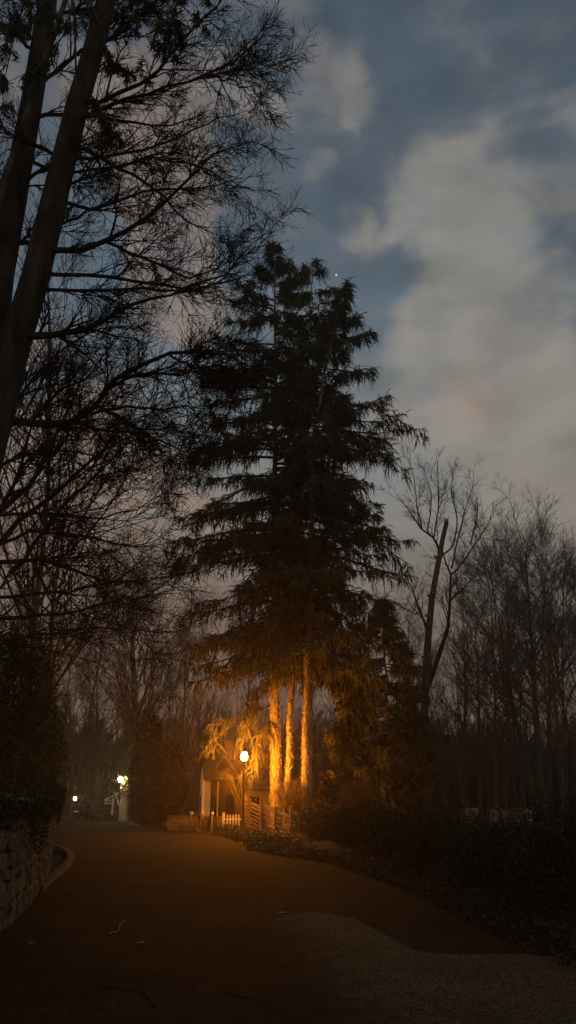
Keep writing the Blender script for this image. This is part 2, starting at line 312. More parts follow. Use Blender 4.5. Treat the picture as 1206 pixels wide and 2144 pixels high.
# thin tar cracks
crk = Acc()
for pts in ([(1085, 2035), (1120, 2060), (1150, 2085), (1200, 2120)], [(820, 2040), (850, 2075), (900, 2100), (960, 2144)], [(470, 2075), (520, 2090), (560, 2105), (640, 2140)], [(200, 2060), (300, 2075), (330, 2110)]):
    pl = resample([G(*p, .027) for p in pts], 24, .012); pl[:, 2] = .0245; crk.tube(pl, np.full(24, .0028)*rng.uniform(.5, 1.3, 24), 4)
struct(crk.obj('road_cracks', mat('tar', (.012, .011, .010), rough=.6)))
# ------------------------------------------------------------------ right verge (raised soil strip along the road) + litter
vy = np.linspace(3, 42, 150); _, rv = road_edges(vy); t_ = np.linspace(0, 1, 18)
wv = 3.4
X = rv[:, None]-.06+t_[None]*wv; Yv = np.repeat(vy[:, None], 18, 1)
Zv = -.03+.30*np.clip(t_*2.2, 0, 1)[None]**.8+soil(X*4, Yv*4)*.55*np.clip(t_*5, 0, 1)[None]
a = Acc(); a.add(np.stack([X, Yv, Zv], -1), GRIDQ(*X.shape)[:, ::-1]); struct(a.obj('verge', mat('verge_soil', (.028, .021, .014), (.062, .05, .03), 5, bump=1, bscale=30), smooth=True))
def verge_z(x, y):
    _, r = road_edges(y); t = (x-r+.06)/wv; return np.where((t < 0) | (y > 42), .02, -.03+.30*np.clip(t*2.2, 0, 1)**.8+soil(x*4, y*4)*.55*np.clip(t*5, 0, 1))
n_ = 26000; ly = 3+39*rng.random(n_)**1.5; _, r_ = road_edges(ly); lx = r_-.08+np.abs(rng.normal(size=n_))*.75*(1+.0*ly)-.22*rng.random(n_)**3
a = Acc(); a.leaves(np.stack([lx, ly, verge_z(lx, ly)+.015+.03*rng.random(n_)], 1), .06, aspect=.6)
n_ = 2600; gy = 4+34*rng.random(n_)**1.4; gl, gr_ = road_edges(gy); u_ = rng.beta(.45, .5, n_); gx = gl+.15+(gr_-gl-.2)*u_
a2 = Acc(); a2.leaves(np.stack([gx, gy, np.full(n_, .031)], 1), .03, aspect=.6)
for q_ in a2.v: q_[:, 2] = .028+np.abs(q_[:, 2]-.031)*.25
tag(a2.obj('road_debris', mat('debris', (.035, .026, .014), (.15, .115, .07), 30)), 'scattered leaf bits and grit strewn over the lane', 'debris', kind='stuff')
tag(a.obj('leaf_litter', mat('dead_leaf', (.030, .020, .010), (.085, .056, .028), 4, spec=.05)), 'dry brown leaf litter along the right edge of the lane', 'leaf litter', kind='stuff')
# ivy mat below the slat fence
n_ = 17000; ix = rng.uniform(-2.6, 2.4, n_); iy = rng.uniform(28, 43.5, n_); _, r_ = road_edges(iy); k = (ix > r_-.1+.4*np.sin(iy*1.7)) & (ix > -.058*iy+.15*np.sin(iy*3)); ix, iy = ix[k], iy[k]
iz = .07+.17*rng.random(len(ix))**.8*np.clip((ix-np.interp(iy, ry, rrt))*.8+.3, .1, 1.3)
a = Acc(); a.leaves(np.stack([ix, iy, iz], 1), .10, aspect=.8, down=.4)
tag(a.obj('ground_ivy', M['ivy']), 'low glossy ivy spreading below the slatted fence and lamp post', 'ivy', kind='stuff')
# left kerb around the wall end
kp = [(-4.75, 15.6), (-5.2, 18), (-5.75, 21), (-6.5, 24.3), (-7.4, 27), (-8.2, 29), (-9.2, 30.2), (-10.6, 30.8)]
kp = resample([(p[0], p[1], .05) for p in kp], 40, .012)
a = Acc()
for q in range(0, 39): a.bar(kp[q], kp[q+1]*.985+kp[q]*.015, .15, .17)
struct(a.obj('kerb', mat('kerb_stone', (.05, .040, .026), (.11, .09, .062), 5, bump=.5)))
# ------------------------------------------------------------------ retaining wall on the left
WL = [(-3.35, 4.0), (-3.62, 8.5), (-3.78, 10.76), (-4.30, 13.53), (-5.15, 17.3), (-6.05, 20.5), (-6.45, 21.9), (-6.75, 22.35), (-7.4, 22.6), (-10.5, 23.0)]
wp = resample([(p[0], p[1], 0) for p in WL], 700)
seg = np.r_[0, np.cumsum(np.linalg.norm(np.diff(wp, axis=0), axis=1))]
tng = np.gradient(wp, axis=0); tng /= np.linalg.norm(tng, axis=1, keepdims=True); nrm = np.stack([tng[:, 1], -tng[:, 0], 0*tng[:, 0]], 1)
HW = 1.62; nz_ = 90; zz = np.linspace(0, HW, nz_)
sp_ = []
row = 0.0
while row < HW+.2:
    h = rng.uniform(.16, .34); s_ = rng.uniform(-.5, 0)
    while s_ < seg[-1]+.5:
        l_ = rng.uniform(.18, .55); sp_.append((s_+l_/2, row+h/2+rng.uniform(-.05, .05), l_, h, rng.uniform(-.02, .06))); s_ += l_
    row += h
sp_ = np.array(sp_); SS, ZZ = np.meshgrid(seg, zz, indexing='ij')
best = np.full(SS.shape, 9.); second = best.copy(); hb = np.zeros(SS.shape)
for (s0, z0, l_, h_, o_) in sp_:
    i0, i1 = np.searchsorted(seg, (s0-.8, s0+.8)); 
    if i1 <= i0: continue
    dd = ((np.abs(SS[i0:i1]-s0)/(l_/2))**3+(np.abs(ZZ[i0:i1]-z0)/(h_/2))**3)**(1/3)
    bb = best[i0:i1]; ss_ = second[i0:i1]; hh = hb[i0:i1]; k = dd < bb
    ss_[...] = np.where(k, bb, np.minimum(ss_, dd)); hh[...] = np.where(k, o_, hh); bb[...] = np.where(k, dd, bb)
disp = np.clip((second-best)*1.6, 0, 1)**.5*(.045+hb*.8)-.03+rng.normal(size=SS.shape)*.004
off = disp[..., None]*nrm[:, None, :]
V = wp[:, None, :]+off+np.stack([0*SS, 0*SS, ZZ-.05], -1)
a = Acc(); a.add(V, GRIDQ(*SS.shape))
top = np.stack([V[:, -1], V[:, -1]-nrm*.5+np.array((0, 0, .03))], 1); a.add(top, GRIDQ(700, 2))
back = np.stack([top[:, 1], top[:, 1]*np.array((1, 1, 0))], 1); a.add(back, GRIDQ(700, 2))
wt_ = thing('stone_wall', (-4.5, 14, 0), 'old rubble stone retaining wall curving along the left of the lane', 'wall')
def part(accu, name, m, par, smooth=False):
    o = accu.obj(name, m, smooth=smooth); o.parent = par; 
    o.matrix_parent_inverse = (par.matrix_basis if not par.parent else par.parent.matrix_basis @ par.matrix_basis).inverted()
    # bake the parent offset into the mesh so that copies stay simple
    mi = o.matrix_parent_inverse.copy(); o.matrix_parent_inverse.identity(); o.data.transform(mi); return o
stonem = mat('wall_stone', (.045, .034, .020), (.17, .135, .088), 4.5, bump=.8, bscale=25)
part(a, 'masonry', stonem, wt_)
a = Acc()
for q in range(0, 690, 14):
    c = (wp[q]+wp[q+12])/2; ang = math.atan2(tng[q+6][1], tng[q+6][0]); l_ = np.linalg.norm(wp[q+12]-wp[q])
    a.box((c[0]-nrm[q+6][0]*.2, c[1]-nrm[q+6][1]*.2, HW+.02+rng.uniform(-.02, .03)), (l_*.98, .52, rng.uniform(.07, .12)), rz=ang, rx=rng.uniform(-.04, .04))
part(a, 'coping', stonem, wt_)
# earth bank behind the wall
bk = wp[::14]-nrm[::14]*.45; bk = np.concatenate([[(-3.0, -10, 0)], bk]); K_ = len(bk)
u = np.linspace(0, 1, 16)[None, :, None]; far = bk*np.array((1, 1, 1))+np.array((-38, 0, 0)); far[-8:, 1] += 2
V = bk[:, None]*(1-u**1.6)+far[:, None]*u**1.6; V[..., 2] = 1.60+u[..., 0]*.9+soil(V[..., 0], V[..., 1])*np.clip(u[..., 0]*4, 0, 1)
a = Acc(); a.add(V, GRIDQ(K_, 16)[:, ::-1]); ee = V[-1]; a.add(np.stack([ee, ee*np.array((1, 1, 0))-np.array((0, 0, .2))], 1), GRIDQ(16, 2)); struct(a.obj('bank', gm, smooth=True))
# trailing ground cover on the wall top
n_ = 22000; q = rng.integers(0, 640, n_); o_ = np.abs(rng.normal(size=n_))
pz = wp[q]-nrm[q]*(rng.uniform(-.22, 1.6, n_)[:, None]); pz[:, 2] = HW+.02+np.abs(rng.normal(size=n_))*.16-np.where((rng.random(n_) < .5) & (q < 430), rng.random(n_)**1.8*.9, 0)*(np.sin(q*.05)*.5+np.sin(q*.021+2)*.5+1)*.5
pz[:, :2] += np.where((pz[:, 2] < HW)[:, None], nrm[q][:, :2]*.16+(wp[q]-pz)[:, :2], 0)
a = Acc(); a.leaves(pz, .055, aspect=.7, down=.5)
tag(a.obj('wall_ivy', M['hedge']), 'small leaved creeper trailing over the top of the left stone wall', 'ivy', kind='stuff')
# ------------------------------------------------------------------ bare trees
def bare(name, label, trunk, r0, r1, limbs, group=None, lv=((7, .12, 1, .4, 1.0, .25, .5), ), twig=.004, up=.06, bark='bark', S=10, foliage=None, extra=None, tm='twig', cat='tree', stub=False):
    """trunk: world polyline; limbs: list of (polyline, r0, r1); lv: levels (n, t0, t1, a0, a1, len0, len1, K, ratio)"""
    th = thing(name, trunk[0], label, cat, group)
    tp = resample(trunk, 14, .02); tr = np.linspace(r0, r1, 14); tr[0] *= 1.35; tr[1] *= 1.1
    a = Acc(); a.tube(tp, tr, S)
    if stub: a.tube(np.stack([tp[-1], tp[-1]+(tp[-1]-tp[-2])*.05]), np.array([r1, r1*.3]), S)
    c = Acc(); cur = []
    LP = []; LR = []
    for (pl, a0, a1) in limbs:
        q = resample(pl, 12, .03); rr_ = a0*(1-np.linspace(0, 1, 12))**.9+a1; c.tube(q, rr_, 6); LP.append(q); LR.append(rr_)
    if extra: 
        for (e_, r_) in extra(tp[None], tr[None]):
            c.tube(e_, r_, 5); K12 = [resample(x, 12) for x in e_]; LP += K12; LR += [np.interp(np.linspace(0, 1, 12), np.linspace(0, 1, r_.shape[1]), y_) for y_ in r_]
    Pc, Rc = np.stack(LP), np.stack(LR)
    for (n, t0, t1, a0, a1, l0, l1, K, ra, Ss) in lv:
        Pc, Rc = grow(Pc, Rc, n, t0, t1, a0, a1, l0, l1, K, ra, twig, wob=.125, bias=(0, 0, up), tl=.45); c.tube(Pc, Rc, Ss)
    if stub:      # splintered break and old knots
        for q in range(7): e_ = tp[-1]+np.array((rng.normal()*.12, rng.normal()*.12, -.15)); a.tube(np.stack([e_, e_+np.array((rng.normal()*.05, 0, .25)), e_+np.array((rng.normal()*.1, 0, .35+.5*rng.random()))]), np.array([.11, .08, .0]), 5)
        for q in (6, 8, 9, 11): d_ = np.array((rng.choice((-1, 1))*.5, -.2, .25)); a.tube(np.stack([tp[q], tp[q]+d_*.7, tp[q]+d_]), np.array([.16, .12, .05]), 6)
    part(a, 'trunk', M[bark], th, True); part(c, 'branches', M[tm], th)
    return th
def PL(pts, Y0, Y1=None):
    Y1 = Y0 if Y1 is None else Y1; n = len(pts); return [P(x, y, Y0+(Y1-Y0)*i/(n-1)) for i, (x, y) in enumerate(pts)]
FINE = ((9, .12, 1, .35, 1.0, .9, 2.3, 6, .5, 4), (6, .15, 1, .4, 1.0, .5, 1.3, 5, .6, 3), (6, .1, 1, .4, 1.0, .2, .65, 4, .7, 3))
# nearest leaning trunk
limbs = [
 (PL([(150, 200), (195, 216), (308, 170), (391, 77), (468, 0), (500, -60)], 14, 12.5), .06, .012),
 (PL([(140, 262), (200, 230), (288, 200), (421, 164), (514, 118), (560, 60), (591, 18)], 14, 12), .055, .008),
 (PL([(400, 170), (480, 150), (530, 145), (600, 132)], 12.4, 12), .025, .006),
 (PL([(430, 160), (480, 165), (520, 185), (548, 205)], 12.3, 12), .02, .006),
 (PL([(128, 290), (155, 300), (231, 340), (330, 400), (400, 470), (470, 500)], 14, 13), .055, .008),
 (PL([(85, 524), (130, 526), (170, 524), (221, 506), (288, 473), (360, 411), (452, 319), (540, 293)], 14, 13), .075, .008),
 (PL([(221, 506), (308, 545), (400, 585), (514, 535)], 13.7, 13), .035, .008),
 (PL([(70, 570), (231, 580), (360, 607), (462, 586), (560, 483)], 14, 14.5), .045, .008),
 (PL([(60, 612), (205, 604), (360, 607), (488, 591), (540, 560)], 14, 15), .04, .008),
 (PL([(35, 704), (90, 702), (170, 694), (257, 648), (319, 625), (437, 591)], 14, 13), .085, .01),
 (PL([(150, 330), (250, 330), (350, 300), (450, 250), (520, 230)], 14, 15), .045, .006),
 (PL([(100, 420), (200, 440), (300, 400), (420, 390), (530, 370)], 14, 15), .045, .006),
 (PL([(110, 400), (210, 360), (320, 330), (430, 350), (520, 420)], 14, 12.5), .04, .006),
 (PL([(130, 330), (60, 300), (-40, 240)], 14, 13), .05, .01),
 (PL([(185, 110), (260, 60), (330, 0), (370, -60)], 14, 13), .06, .01),
]
bare('leaning_tree', 'nearer leaning tall tree on the left whose long limbs reach over the lane', PL([(-215, 1640), (-10, 870), (38, 700), (92, 500), (140, 320), (180, 160), (222, 0), (262, -160)], 14), .40, .24, limbs, bark='palebark', S=14,
     lv=((15, .08, 1, .3, .95, .8, 2.2, 7, .5, 4), (8, .1, 1, .35, .95, .4, 1.15, 5, .6, 3), (6, .1, 1, .4, 1.0, .18, .55, 4, .7, 3)), twig=.0028, up=.005)
limbs = [
 (PL([(70, 180), (150, 120), (230, 60), (300, -20)], 16, 16), .06, .01),
 (PL([(60, 250), (140, 240), (250, 250), (350, 270), (440, 230)], 16, 17), .06, .01),
 (PL([(50, 330), (130, 360), (240, 350), (350, 320), (450, 330)], 16, 17), .05, .01),
 (PL([(20, 430), (60, 370), (110, 345), (180, 300)], 16, 15), .07, .01),
 (PL([(25, 400), (-30, 350), (-90, 330)], 16, 15), .06, .01),
 (PL([(80, 120), (20, 60), (-50, 20)], 16, 15), .06, .01),
 (PL([(90, 40), (180, 20), (260, 40), (330, 20)], 16, 15), .06, .01),
 (PL([(5, 520), (80, 500), (180, 440), (300, 430)], 16, 17), .05, .01),
]
bare('tall_tree', 'farther left tall tree with a thick grey trunk cut by the photo edge', PL([(-120, 1640), (-40, 900), (5, 560), (30, 400), (62, 230), (88, 90), (108, -40), (120, -160)], 16), .42, .27, limbs, bark='palebark', S=14,
     lv=((16, .08, 1, .3, .95, .9, 2.5, 7, .5, 4), (8, .1, 1, .35, .95, .4, 1.2, 5, .6, 3), (6, .1, 1, .4, 1.0, .2, .6, 4, .7, 3)), twig=.0030, up=.0)
# tree of the big curving bough, base out of frame left
limbs = [
 (PL([(-60, 850), (0, 872), (46, 887), (110, 889), (164, 887), (198, 856), (229, 807), (286, 769), (351, 738), (381, 732), (460, 736), (530, 770)], 19, 17), .13, .012),
 (PL([(229, 812), (259, 792), (305, 782), (380, 784), (470, 780)], 18.5, 18), .05, .01),
 (PL([(351, 738), (395, 765), (450, 775), (490, 830)], 18, 17.5), .03, .008),
 (PL([(205, 850), (260, 880), (310, 920), (360, 930), (420, 960)], 18.5, 18), .05, .008),
 (PL([(190, 868), (260, 850), (330, 860), (400, 850), (430, 900)], 18.5, 18), .045, .008),
 (PL([(150, 886), (220, 900), (300, 905), (390, 990)], 18.6, 18), .045, .008),
 (PL([(60, 886), (110, 830), (190, 780), (250, 700)], 19, 19), .05, .008),
 (PL([(20, 880), (60, 800), (120, 740), (200, 690), (320, 680)], 19, 19), .05, .008),
]
bare('bough_tree', 'bare tree at the left edge with one thick bough curving up towards the spruces', PL([(-190, 1640), (-120, 1100), (-75, 860), (-60, 600)], 19), .34, .2, limbs,
     lv=((14, .1, 1, .3, .9, 1.1, 2.8, 7, .5, 4), (8, .12, 1, .35, .9, .5, 1.5, 5, .6, 3), (6, .1, 1, .4, 1.0, .3, .85, 5, .7, 3)), twig=.0038, up=.01)
limbs = [
 (PL([(-60, 1200), (0, 1139), (31, 1093), (114, 1036), (183, 967), (248, 929), (330, 880)], 24, 24), .12, .01),
 (PL([(-40, 1120), (0, 1070), (61, 1024), (99, 944), (126, 891), (170, 800), (200, 720)], 24, 25), .11, .01),
 (PL([(20, 1200), (57, 1165), (114, 1078), (191, 1005), (244, 948), (300, 900)], 24, 23), .08, .01),
 (PL([(-60, 1180), (0, 1177), (95, 1173), (172, 1196), (229, 1222), (343, 1207)], 24, 23), .09, .01),
 (PL([(-40, 1080), (95, 1074), (198, 1087), (286, 1070), (355, 1028)], 24, 23), .06, .01),
 (PL([(-60, 1300), (0, 1295), (133, 1287), (229, 1264), (340, 1240)], 24, 24), .07, .01),
 (PL([(-60, 1255), (60, 1245), (152, 1238), (248, 1218), (380, 1211)], 24, 24), .06, .01),
 (PL([(-60, 1350), (76, 1329), (190, 1314), (300, 1320)], 24, 24), .06, .01),
 (PL([(-30, 1130), (40, 1000), (70, 870), (110, 790)], 24, 26), .08, .01),
 (PL([(0, 1139), (70, 1110), (160, 1120), (280, 1150), (370, 1130)], 24, 24), .06, .01),
 (PL([(-50, 1000), (30, 960), (120, 940), (220, 960), (330, 1000)], 24, 24), .06, .01),
 (PL([(-40, 950), (40, 880), (100, 780), (140, 700)], 24, 26), .06, .01),
]
bare('spreading_tree', 'wide spreading bare tree behind the stone wall with many rising branches', PL([(-130, 1640), (-80, 1350), (-60, 1150), (-50, 900)], 24), .42, .2, limbs,
     lv=((11, .1, 1, .3, .9, 1.8, 4.4, 8, .5, 4), (8, .12, 1, .35, .9, .8, 2.2, 6, .6, 3), (6, .1, 1, .4, 1.0, .35, 1.0, 4, .7, 3)), twig=.005, up=.02)
# tree left of the spruces, orange at its foot
def column_tree(name, label, px, ytop, Y, spread=.28, r=.3, seed=0, group=None, n0=22, tw=.008, base_z=0, lean=0, low=.22):
    top = P(px+lean, ytop, Y); b = P(px, 1660, Y); b[2] = base_z; H_ = top[2]-base_z
    def ex(tp, tr):
        e1, r1 = grow(tp, tr, n0, low, .97, .45, 1.05, H_*spread*.9, H_*spread*1.5, 9, .42, tw*1.4, wob=.08, bias=(0, 0, .11), tl=.45)
        return [(e1, r1)]
    mid = (b+top)/2+np.array((rng.normal()*.02*H_, 0, 0))
    return bare(name, label, [b, mid, top], r, tw*1.5, [], extra=ex, tm='fartwig' if Y > 60 else 'twig', lv=((6, .15, 1, .25, .7, H_*.09, H_*.22, 6, .5, 4), (4, .15, 1, .3, .8, H_*.04, H_*.10, 4, .6, 3), (3, .2, 1, .3, .8, H_*.02, H_*.05, 3, .7, 3)), twig=tw, up=.05, group=group) if not limbs_none else None
limbs_none = False
column_tree('bare_tree', 'bushy bare tree between the curving bough and the lamp, orange near its foot', 305, 1235, 69, .34, .30, n0=30, tw=.010, lean=-28)
column_tree('bare_tree', 'fine twigged tree behind the two leaning trunks, filling the gaps between their limbs', 40, 520, 38, .32, .22, n0=34, tw=.007, base_z=1.5, lean=60)
column_tree('bare_tree', 'lower fine twigged tree at the left edge behind the wide spreading tree', 95, 900, 44, .38, .22, n0=30, tw=.007, base_z=1.5, lean=70)
# ------------------------------------------------------------------ right hand dead-topped tree
Yd = 66
lt = [
 (PL([(897, 1330), (880, 1280), (858, 1220), (830, 1217)], Yd, Yd), .12, .02),
 (PL([(925, 1165), (907, 1124), (884, 1109), (850, 1060), (830, 1035)], Yd, Yd+1), .11, .02),
 (PL([(884, 1109), (872, 1060), (868, 1000), (855, 960)], Yd, Yd+1), .06, .02),
 (PL([(908, 1128), (918, 1060), (918, 1000), (912, 950)], Yd, Yd-1), .06, .02),
 (PL([(895, 1115), (905, 1040), (890, 990)], Yd, Yd-1), .05, .02),
 (PL([(922, 1165), (950, 1145), (958, 1090), (945, 1030), (950, 975)], Yd, Yd-1), .07, .02),
 (PL([(892, 1450), (920, 1370), (940, 1310), (942, 1240), (945, 1200), (930, 1170), (926, 1150)], Yd, Yd), .20, .05),
 (PL([(944, 1203), (960, 1190), (995, 1140), (1020, 1100), (1042, 1055)], Yd, Yd+1), .08, .02),
 (PL([(945, 1190), (958, 1130), (970, 1080), (994, 1010), (990, 985)], Yd, Yd+1), .07, .02),
 (PL([(940, 1260), (962, 1240), (985, 1215), (1010, 1200)], Yd, Yd-1), .06, .02),
 (PL([(985, 1140), (1000, 1080), (1000, 1040)], Yd, Yd-1), .05, .02),
]
bare('snapped_tree', 'bare tree with a thick snapped off top standing right of the spruces', PL([(886, 1668), (890, 1452), (897, 1329), (908, 1228), (922, 1154), (935, 1094)], Yd), .42, .21, lt, stub=True,
     lv=((10, .1, 1, .3, .8, 1.6, 4.2, 5, .4, 4), (7, .15, 1, .3, .9, .7, 2.0, 4, .5, 3), (3, .1, 1, .3, .9, .3, 1.0, 3, .6, 3)), twig=.0055, up=.05)
a = column_tree('pale_trunk_tree', 'broad bare tree with a long pale trunk rising behind the right hedge', 1128, 1125, 68, .30, .42, n0=26, tw=.008, lean=-30, low=.35)
# forest of bare trees beyond the hedge: four kinds, copied
protos = []
GR = 'bare trees in the dark wood behind the hedge'
LB = 'thin bare tree among the dark wood behind the right hedge'
spots = [(1050, 1180, 74), (1000, 1260, 80), (965, 1230, 84), (1180, 1160, 78), (1085, 1130, 88), (1210, 1180, 66), (1155, 1165, 92), (1025, 1120, 95), (830, 1240, 72), (860, 1300, 60), (780, 1290, 78), (940, 1330, 64),
         (990, 1350, 62), (1060, 1300, 60), (1100, 1240, 104), (1240, 1100, 96), (1190, 1290, 56), (910, 1340, 92), (745, 1330, 84), (1020, 1390, 54), (700, 1340, 90), (1140, 1330, 52), (1075, 1200, 60), (1215, 1250, 84),
         (990, 1180, 100), (1060, 1150, 108), (1110, 1100, 100), (1250, 1150, 74)]
H0 = 20.0
for v in range(4):
    sx_ = spots[v]
    o = column_tree('woodland_tree', LB, sx_[0], sx_[1], sx_[2], (.30, .24, .34, .27)[v], (.26, .2, .24, .18)[v], group=GR, n0=20, tw=.008, lean=(10, -8, 4, 0)[v], low=(.25, .3, .35, .2)[v])
    protos.append((o, P(sx_[0], sx_[1], sx_[2])[2]))
for i, (px, py, Y) in enumerate(spots[4:]):
    o, h = protos[i % 4]; top = P(px, py+45, Y); copy_thing(o, (top[0], Y, 0), rz=rng.uniform(0, 6.28), sc=float(top[2]/h))
# left woodland
GL = 'bare trees in the wood on the left behind the gate'
LL = 'slender bare tree in the dark wood behind the gate lamps on the left'
for i, (px, py, Y) in enumerate([(60, 1240, 92), (130, 1200, 98), (200, 1180, 104), (330, 1200, 100), (395, 1280, 92), (10, 1200, 84), (240, 1300, 86), (160, 1330, 110), (370, 1340, 108), (90, 1330, 84), (440, 1330, 96), (300, 1260, 116), (180, 1400, 82), (500, 1300, 100)]):
    o, h = protos[(i+1) % 4]; top = P(px, py, Y); c = copy_thing(o, (top[0], Y, 0), rz=rng.uniform(0, 6.28), sc=float(top[2]/h), label=LL); c['group'] = GL
# far wood as one mass (stuff)
a = Acc(); n_ = 2600; bx = rng.uniform(-75, 95, n_); by = rng.uniform(112, 165, n_); hh = rng.uniform(7, 18, n_)
b = np.stack([bx, by, 0*bx], 1); tp = b+np.stack([rng.normal(size=n_)*1.2, rng.normal(size=n_), hh], 1)
Pk = np.stack([b*(1-s)+tp*s for s in np.linspace(0, 1, 5)], 1); Rk = np.outer(rng.uniform(.10, .2, n_), (1, .8, .6, .4, .15)); a.tube(Pk, Rk, 3)
Pk2, Rk2 = grow(Pk, Rk, 14, .1, 1, .3, 1., 2, 5, 4, .5, .03, bias=(0, 0, .1)); a.tube(Pk2, Rk2, 3)
Pk3, Rk3 = grow(Pk2, Rk2, 4, .1, 1, .3, 1., 1, 2.2, 3, .7, .025, bias=(0, 0, .1)); a.tube(Pk3, Rk3, 3)
tag(a.obj('far_wood', M['fartwig']), 'far off mass of bare wood closing the view below the sky', 'woodland', kind='stuff')
# ------------------------------------------------------------------ spruces
def spruce(name, label, base, apex, zlow, ext, nb, r0, seed, tass=1.0, dep=.8, needle='needle', ivy=None, extra_br=None, lowdroop=1.0, trunk_pts=None, tl_=(.3, .8), tr_=.025):
    base = np.array(base, float); apex = np.array(apex, float)
    th = thing(name, base, label, 'tree'); Ht = apex[2]-base[2]
    tp = resample(trunk_pts or [base, (base+apex)/2, apex], 20, .04); tr = r0*(1-np.linspace(0, 1, 20))**.9+.02; tr[0] *= 1.2
    a = Acc(); a.tube(tp, tr, 12)
    z = zlow+(apex[2]-zlow)*((np.arange(nb)+rng.random(nb))/nb)**1.08; z = np.minimum(z, apex[2]-.15); phi = rng.uniform(0, 2*math.pi, nb); sd = rng.random(nb) < .42; phi = np.where(sd, rng.choice([0, math.pi], nb)+rng.normal(size=nb)*.35, phi)
    fr = (z-base[2])/Ht; org = np.stack([np.interp(z, tp[:, 2], tp[:, k]) for k in range(3)], 1)
    Lr, Ll = ext(z); c_ = np.cos(phi)
    Lx = np.where(c_ > 0, Lr, Ll); Ld = dep*(Lr+Ll)/2; Ln = 1/np.sqrt((np.cos(phi)/np.maximum(Lx, .2))**2+(np.sin(phi)/np.maximum(Ld, .2))**2)
    Ln *= np.where(sd, rng.choice([1, .94, .84, 1.05], nb), rng.choice([1, .92, .78, .6, 1.08], nb, p=[.3, .25, .2, .15, .1]))*rng.uniform(.9, 1.05, nb)
    K = 10; s = np.linspace(0, 1, K)[None]
    rel = np.clip((z-zlow)/(apex[2]-zlow), 0, 1)[:, None]; tilt = np.where(rel > .75, .55*(rel-.75)*4, 0)
    droop = (1-rel)*.50*lowdroop+.12
    hz = Ln[:, None]*s*np.cos(tilt); vz = Ln[:, None]*(.10*s+tilt*s*.9-droop*s**1.6*.9+.28*(s**4)*.6)
    ph = phi[:, None]+rng.normal(size=(nb, 1))*.2*s+rng.normal(size=(nb, K)).cumsum(1)*.012
    B = np.stack([org[:, :1]+hz*np.cos(ph), org[:, 1:2]+hz*np.sin(ph), org[:, 2:3]+vz+rng.normal(size=(nb, K)).cumsum(1)*.03*s], -1)
    BR = (np.clip(Ln*.016, .015, .11)[:, None])*(1-s)**.8+.012
    if extra_br:
        eb = np.stack([resample(q, K, .03) for q in extra_br]); B = np.concatenate([B, eb]); BR = np.concatenate([BR, np.tile(.05*(1-s)**.8+.012, (len(eb), 1))]); Ln = np.concatenate([Ln, [np.linalg.norm(q[-1]-q[0]) for q in eb]])
    c = Acc(); c.tube(B, BR, 5)
    # side branchlets
    rep = []
    for q in range(len(B)): rep += [q]*int(5+Ln[q]*3.3)
    rep = np.array(rep); S1, R1 = grow(B[rep], BR[rep], 1, .12, 1.0, .5, 1.1, .6, 1.0, 5, .5, .010, wob=.10, bias=(0, 0, -.09), flat=.85, tl=.55)
    sc = (np.clip(Ln[rep]*.30, .35, 2.0))[:, None, None]; S1 = S1[:, :1]+(S1-S1[:, :1])*sc
    c.tube(S1, R1, 3)
    # hanging tassels
    fo = Acc()
    for (src, sr, n, t0) in ((S1, R1, max(1, int(9*tass)), .05), (B, BR, int(20*tass), .12)):
        T1, _ = grow(src, sr, n, t0, 1, .5, 1.3, *tl_, 4, .5, .01, wob=.12, bias=(0, 0, -.55), tl=.1)
        n_t = len(T1); rr_ = rng.uniform(.6, 1.3, n_t)[:, None]*tr_*np.array([[.6, 1.15, .95, .12]]); T1[:, 1:] += (T1[:, 1:]-T1[:, :1])*(rng.random(n_t)**3*1.1)[:, None, None]; fo.tube(T1, rr_, 3)
        # sprigs around the tassels, loosening the outline
        k = rng.integers(0, 4, n_t*4); pp = T1[np.repeat(np.arange(n_t), 4), k]
        fo.leaves(pp, .13, aspect=.30, down=.8)
    k = rng.integers(0, len(S1), int(len(S1)*1.5)); fo.leaves(S1[k, rng.integers(1, 5, len(k))], .26, aspect=.35, down=0)
    part(a, 'trunk', M['sprucebark'] if ivy else M['bark'], th, True); part(c, 'branches', M['twig'], th); part(fo, 'foliage', M[needle], th)
    if ivy:
        (z0, z1, dens) = ivy; n_ = int((z1-z0)*dens*1.3); zz_ = rng.uniform(z0, z1, n_); an = rng.uniform(0, 6.283, n_)
        rr_ = np.interp(zz_, tp[:, 2], tr)+.015+rng.random(n_)**2*.06
        pp = np.stack([np.interp(zz_, tp[:, 2], tp[:, 0])+rr_*np.cos(an), np.interp(zz_, tp[:, 2], tp[:, 1])+rr_*np.sin(an), zz_], 1)
        iv = Acc(); iv.leaves(pp, .075, aspect=.8, down=.8); o = part(iv, 'ivy', M['ivy_trunk'], th)
    return th
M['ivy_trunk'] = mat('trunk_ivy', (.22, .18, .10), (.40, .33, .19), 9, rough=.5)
def ext_from(tbl_r, tbl_l, Y, cx):      # tables of (py, px) -> half widths in metres at height z
    zr = np.array([P(x, y, Y)[2] for y, x in tbl_r])[::-1]; xr = np.array([P(x, y, Y)[0] for y, x in tbl_r])[::-1]
    zl = np.array([P(x, y, Y)[2] for y, x in tbl_l])[::-1]; xl = np.array([P(x, y, Y)[0] for y, x in tbl_l])[::-1]
    def f(z):
        c = cx(z); k = 1.10+.18*np.clip((26-z)/6, 0, 1); return np.clip(np.interp(z, zr, xr)-c, .25, 20)*k, np.clip(c-np.interp(z, zl, xl), .25, 20)*(k-.13)
    return f
YA, YB, YC = 46.0, 43.7, 44.4
bA, tA = P(577, 1660, YA), P(575, 512, YA); bA[2] = 0
bB, tB = P(640, 1660, YB), P(716, 602, YB); bB[2] = 0
bC, tC = P(598, 1660, YC), P(655, 548, YC); bC[2] = 0
cxA = lambda z: np.interp(z, (0, tA[2]), (bA[0], tA[0]))
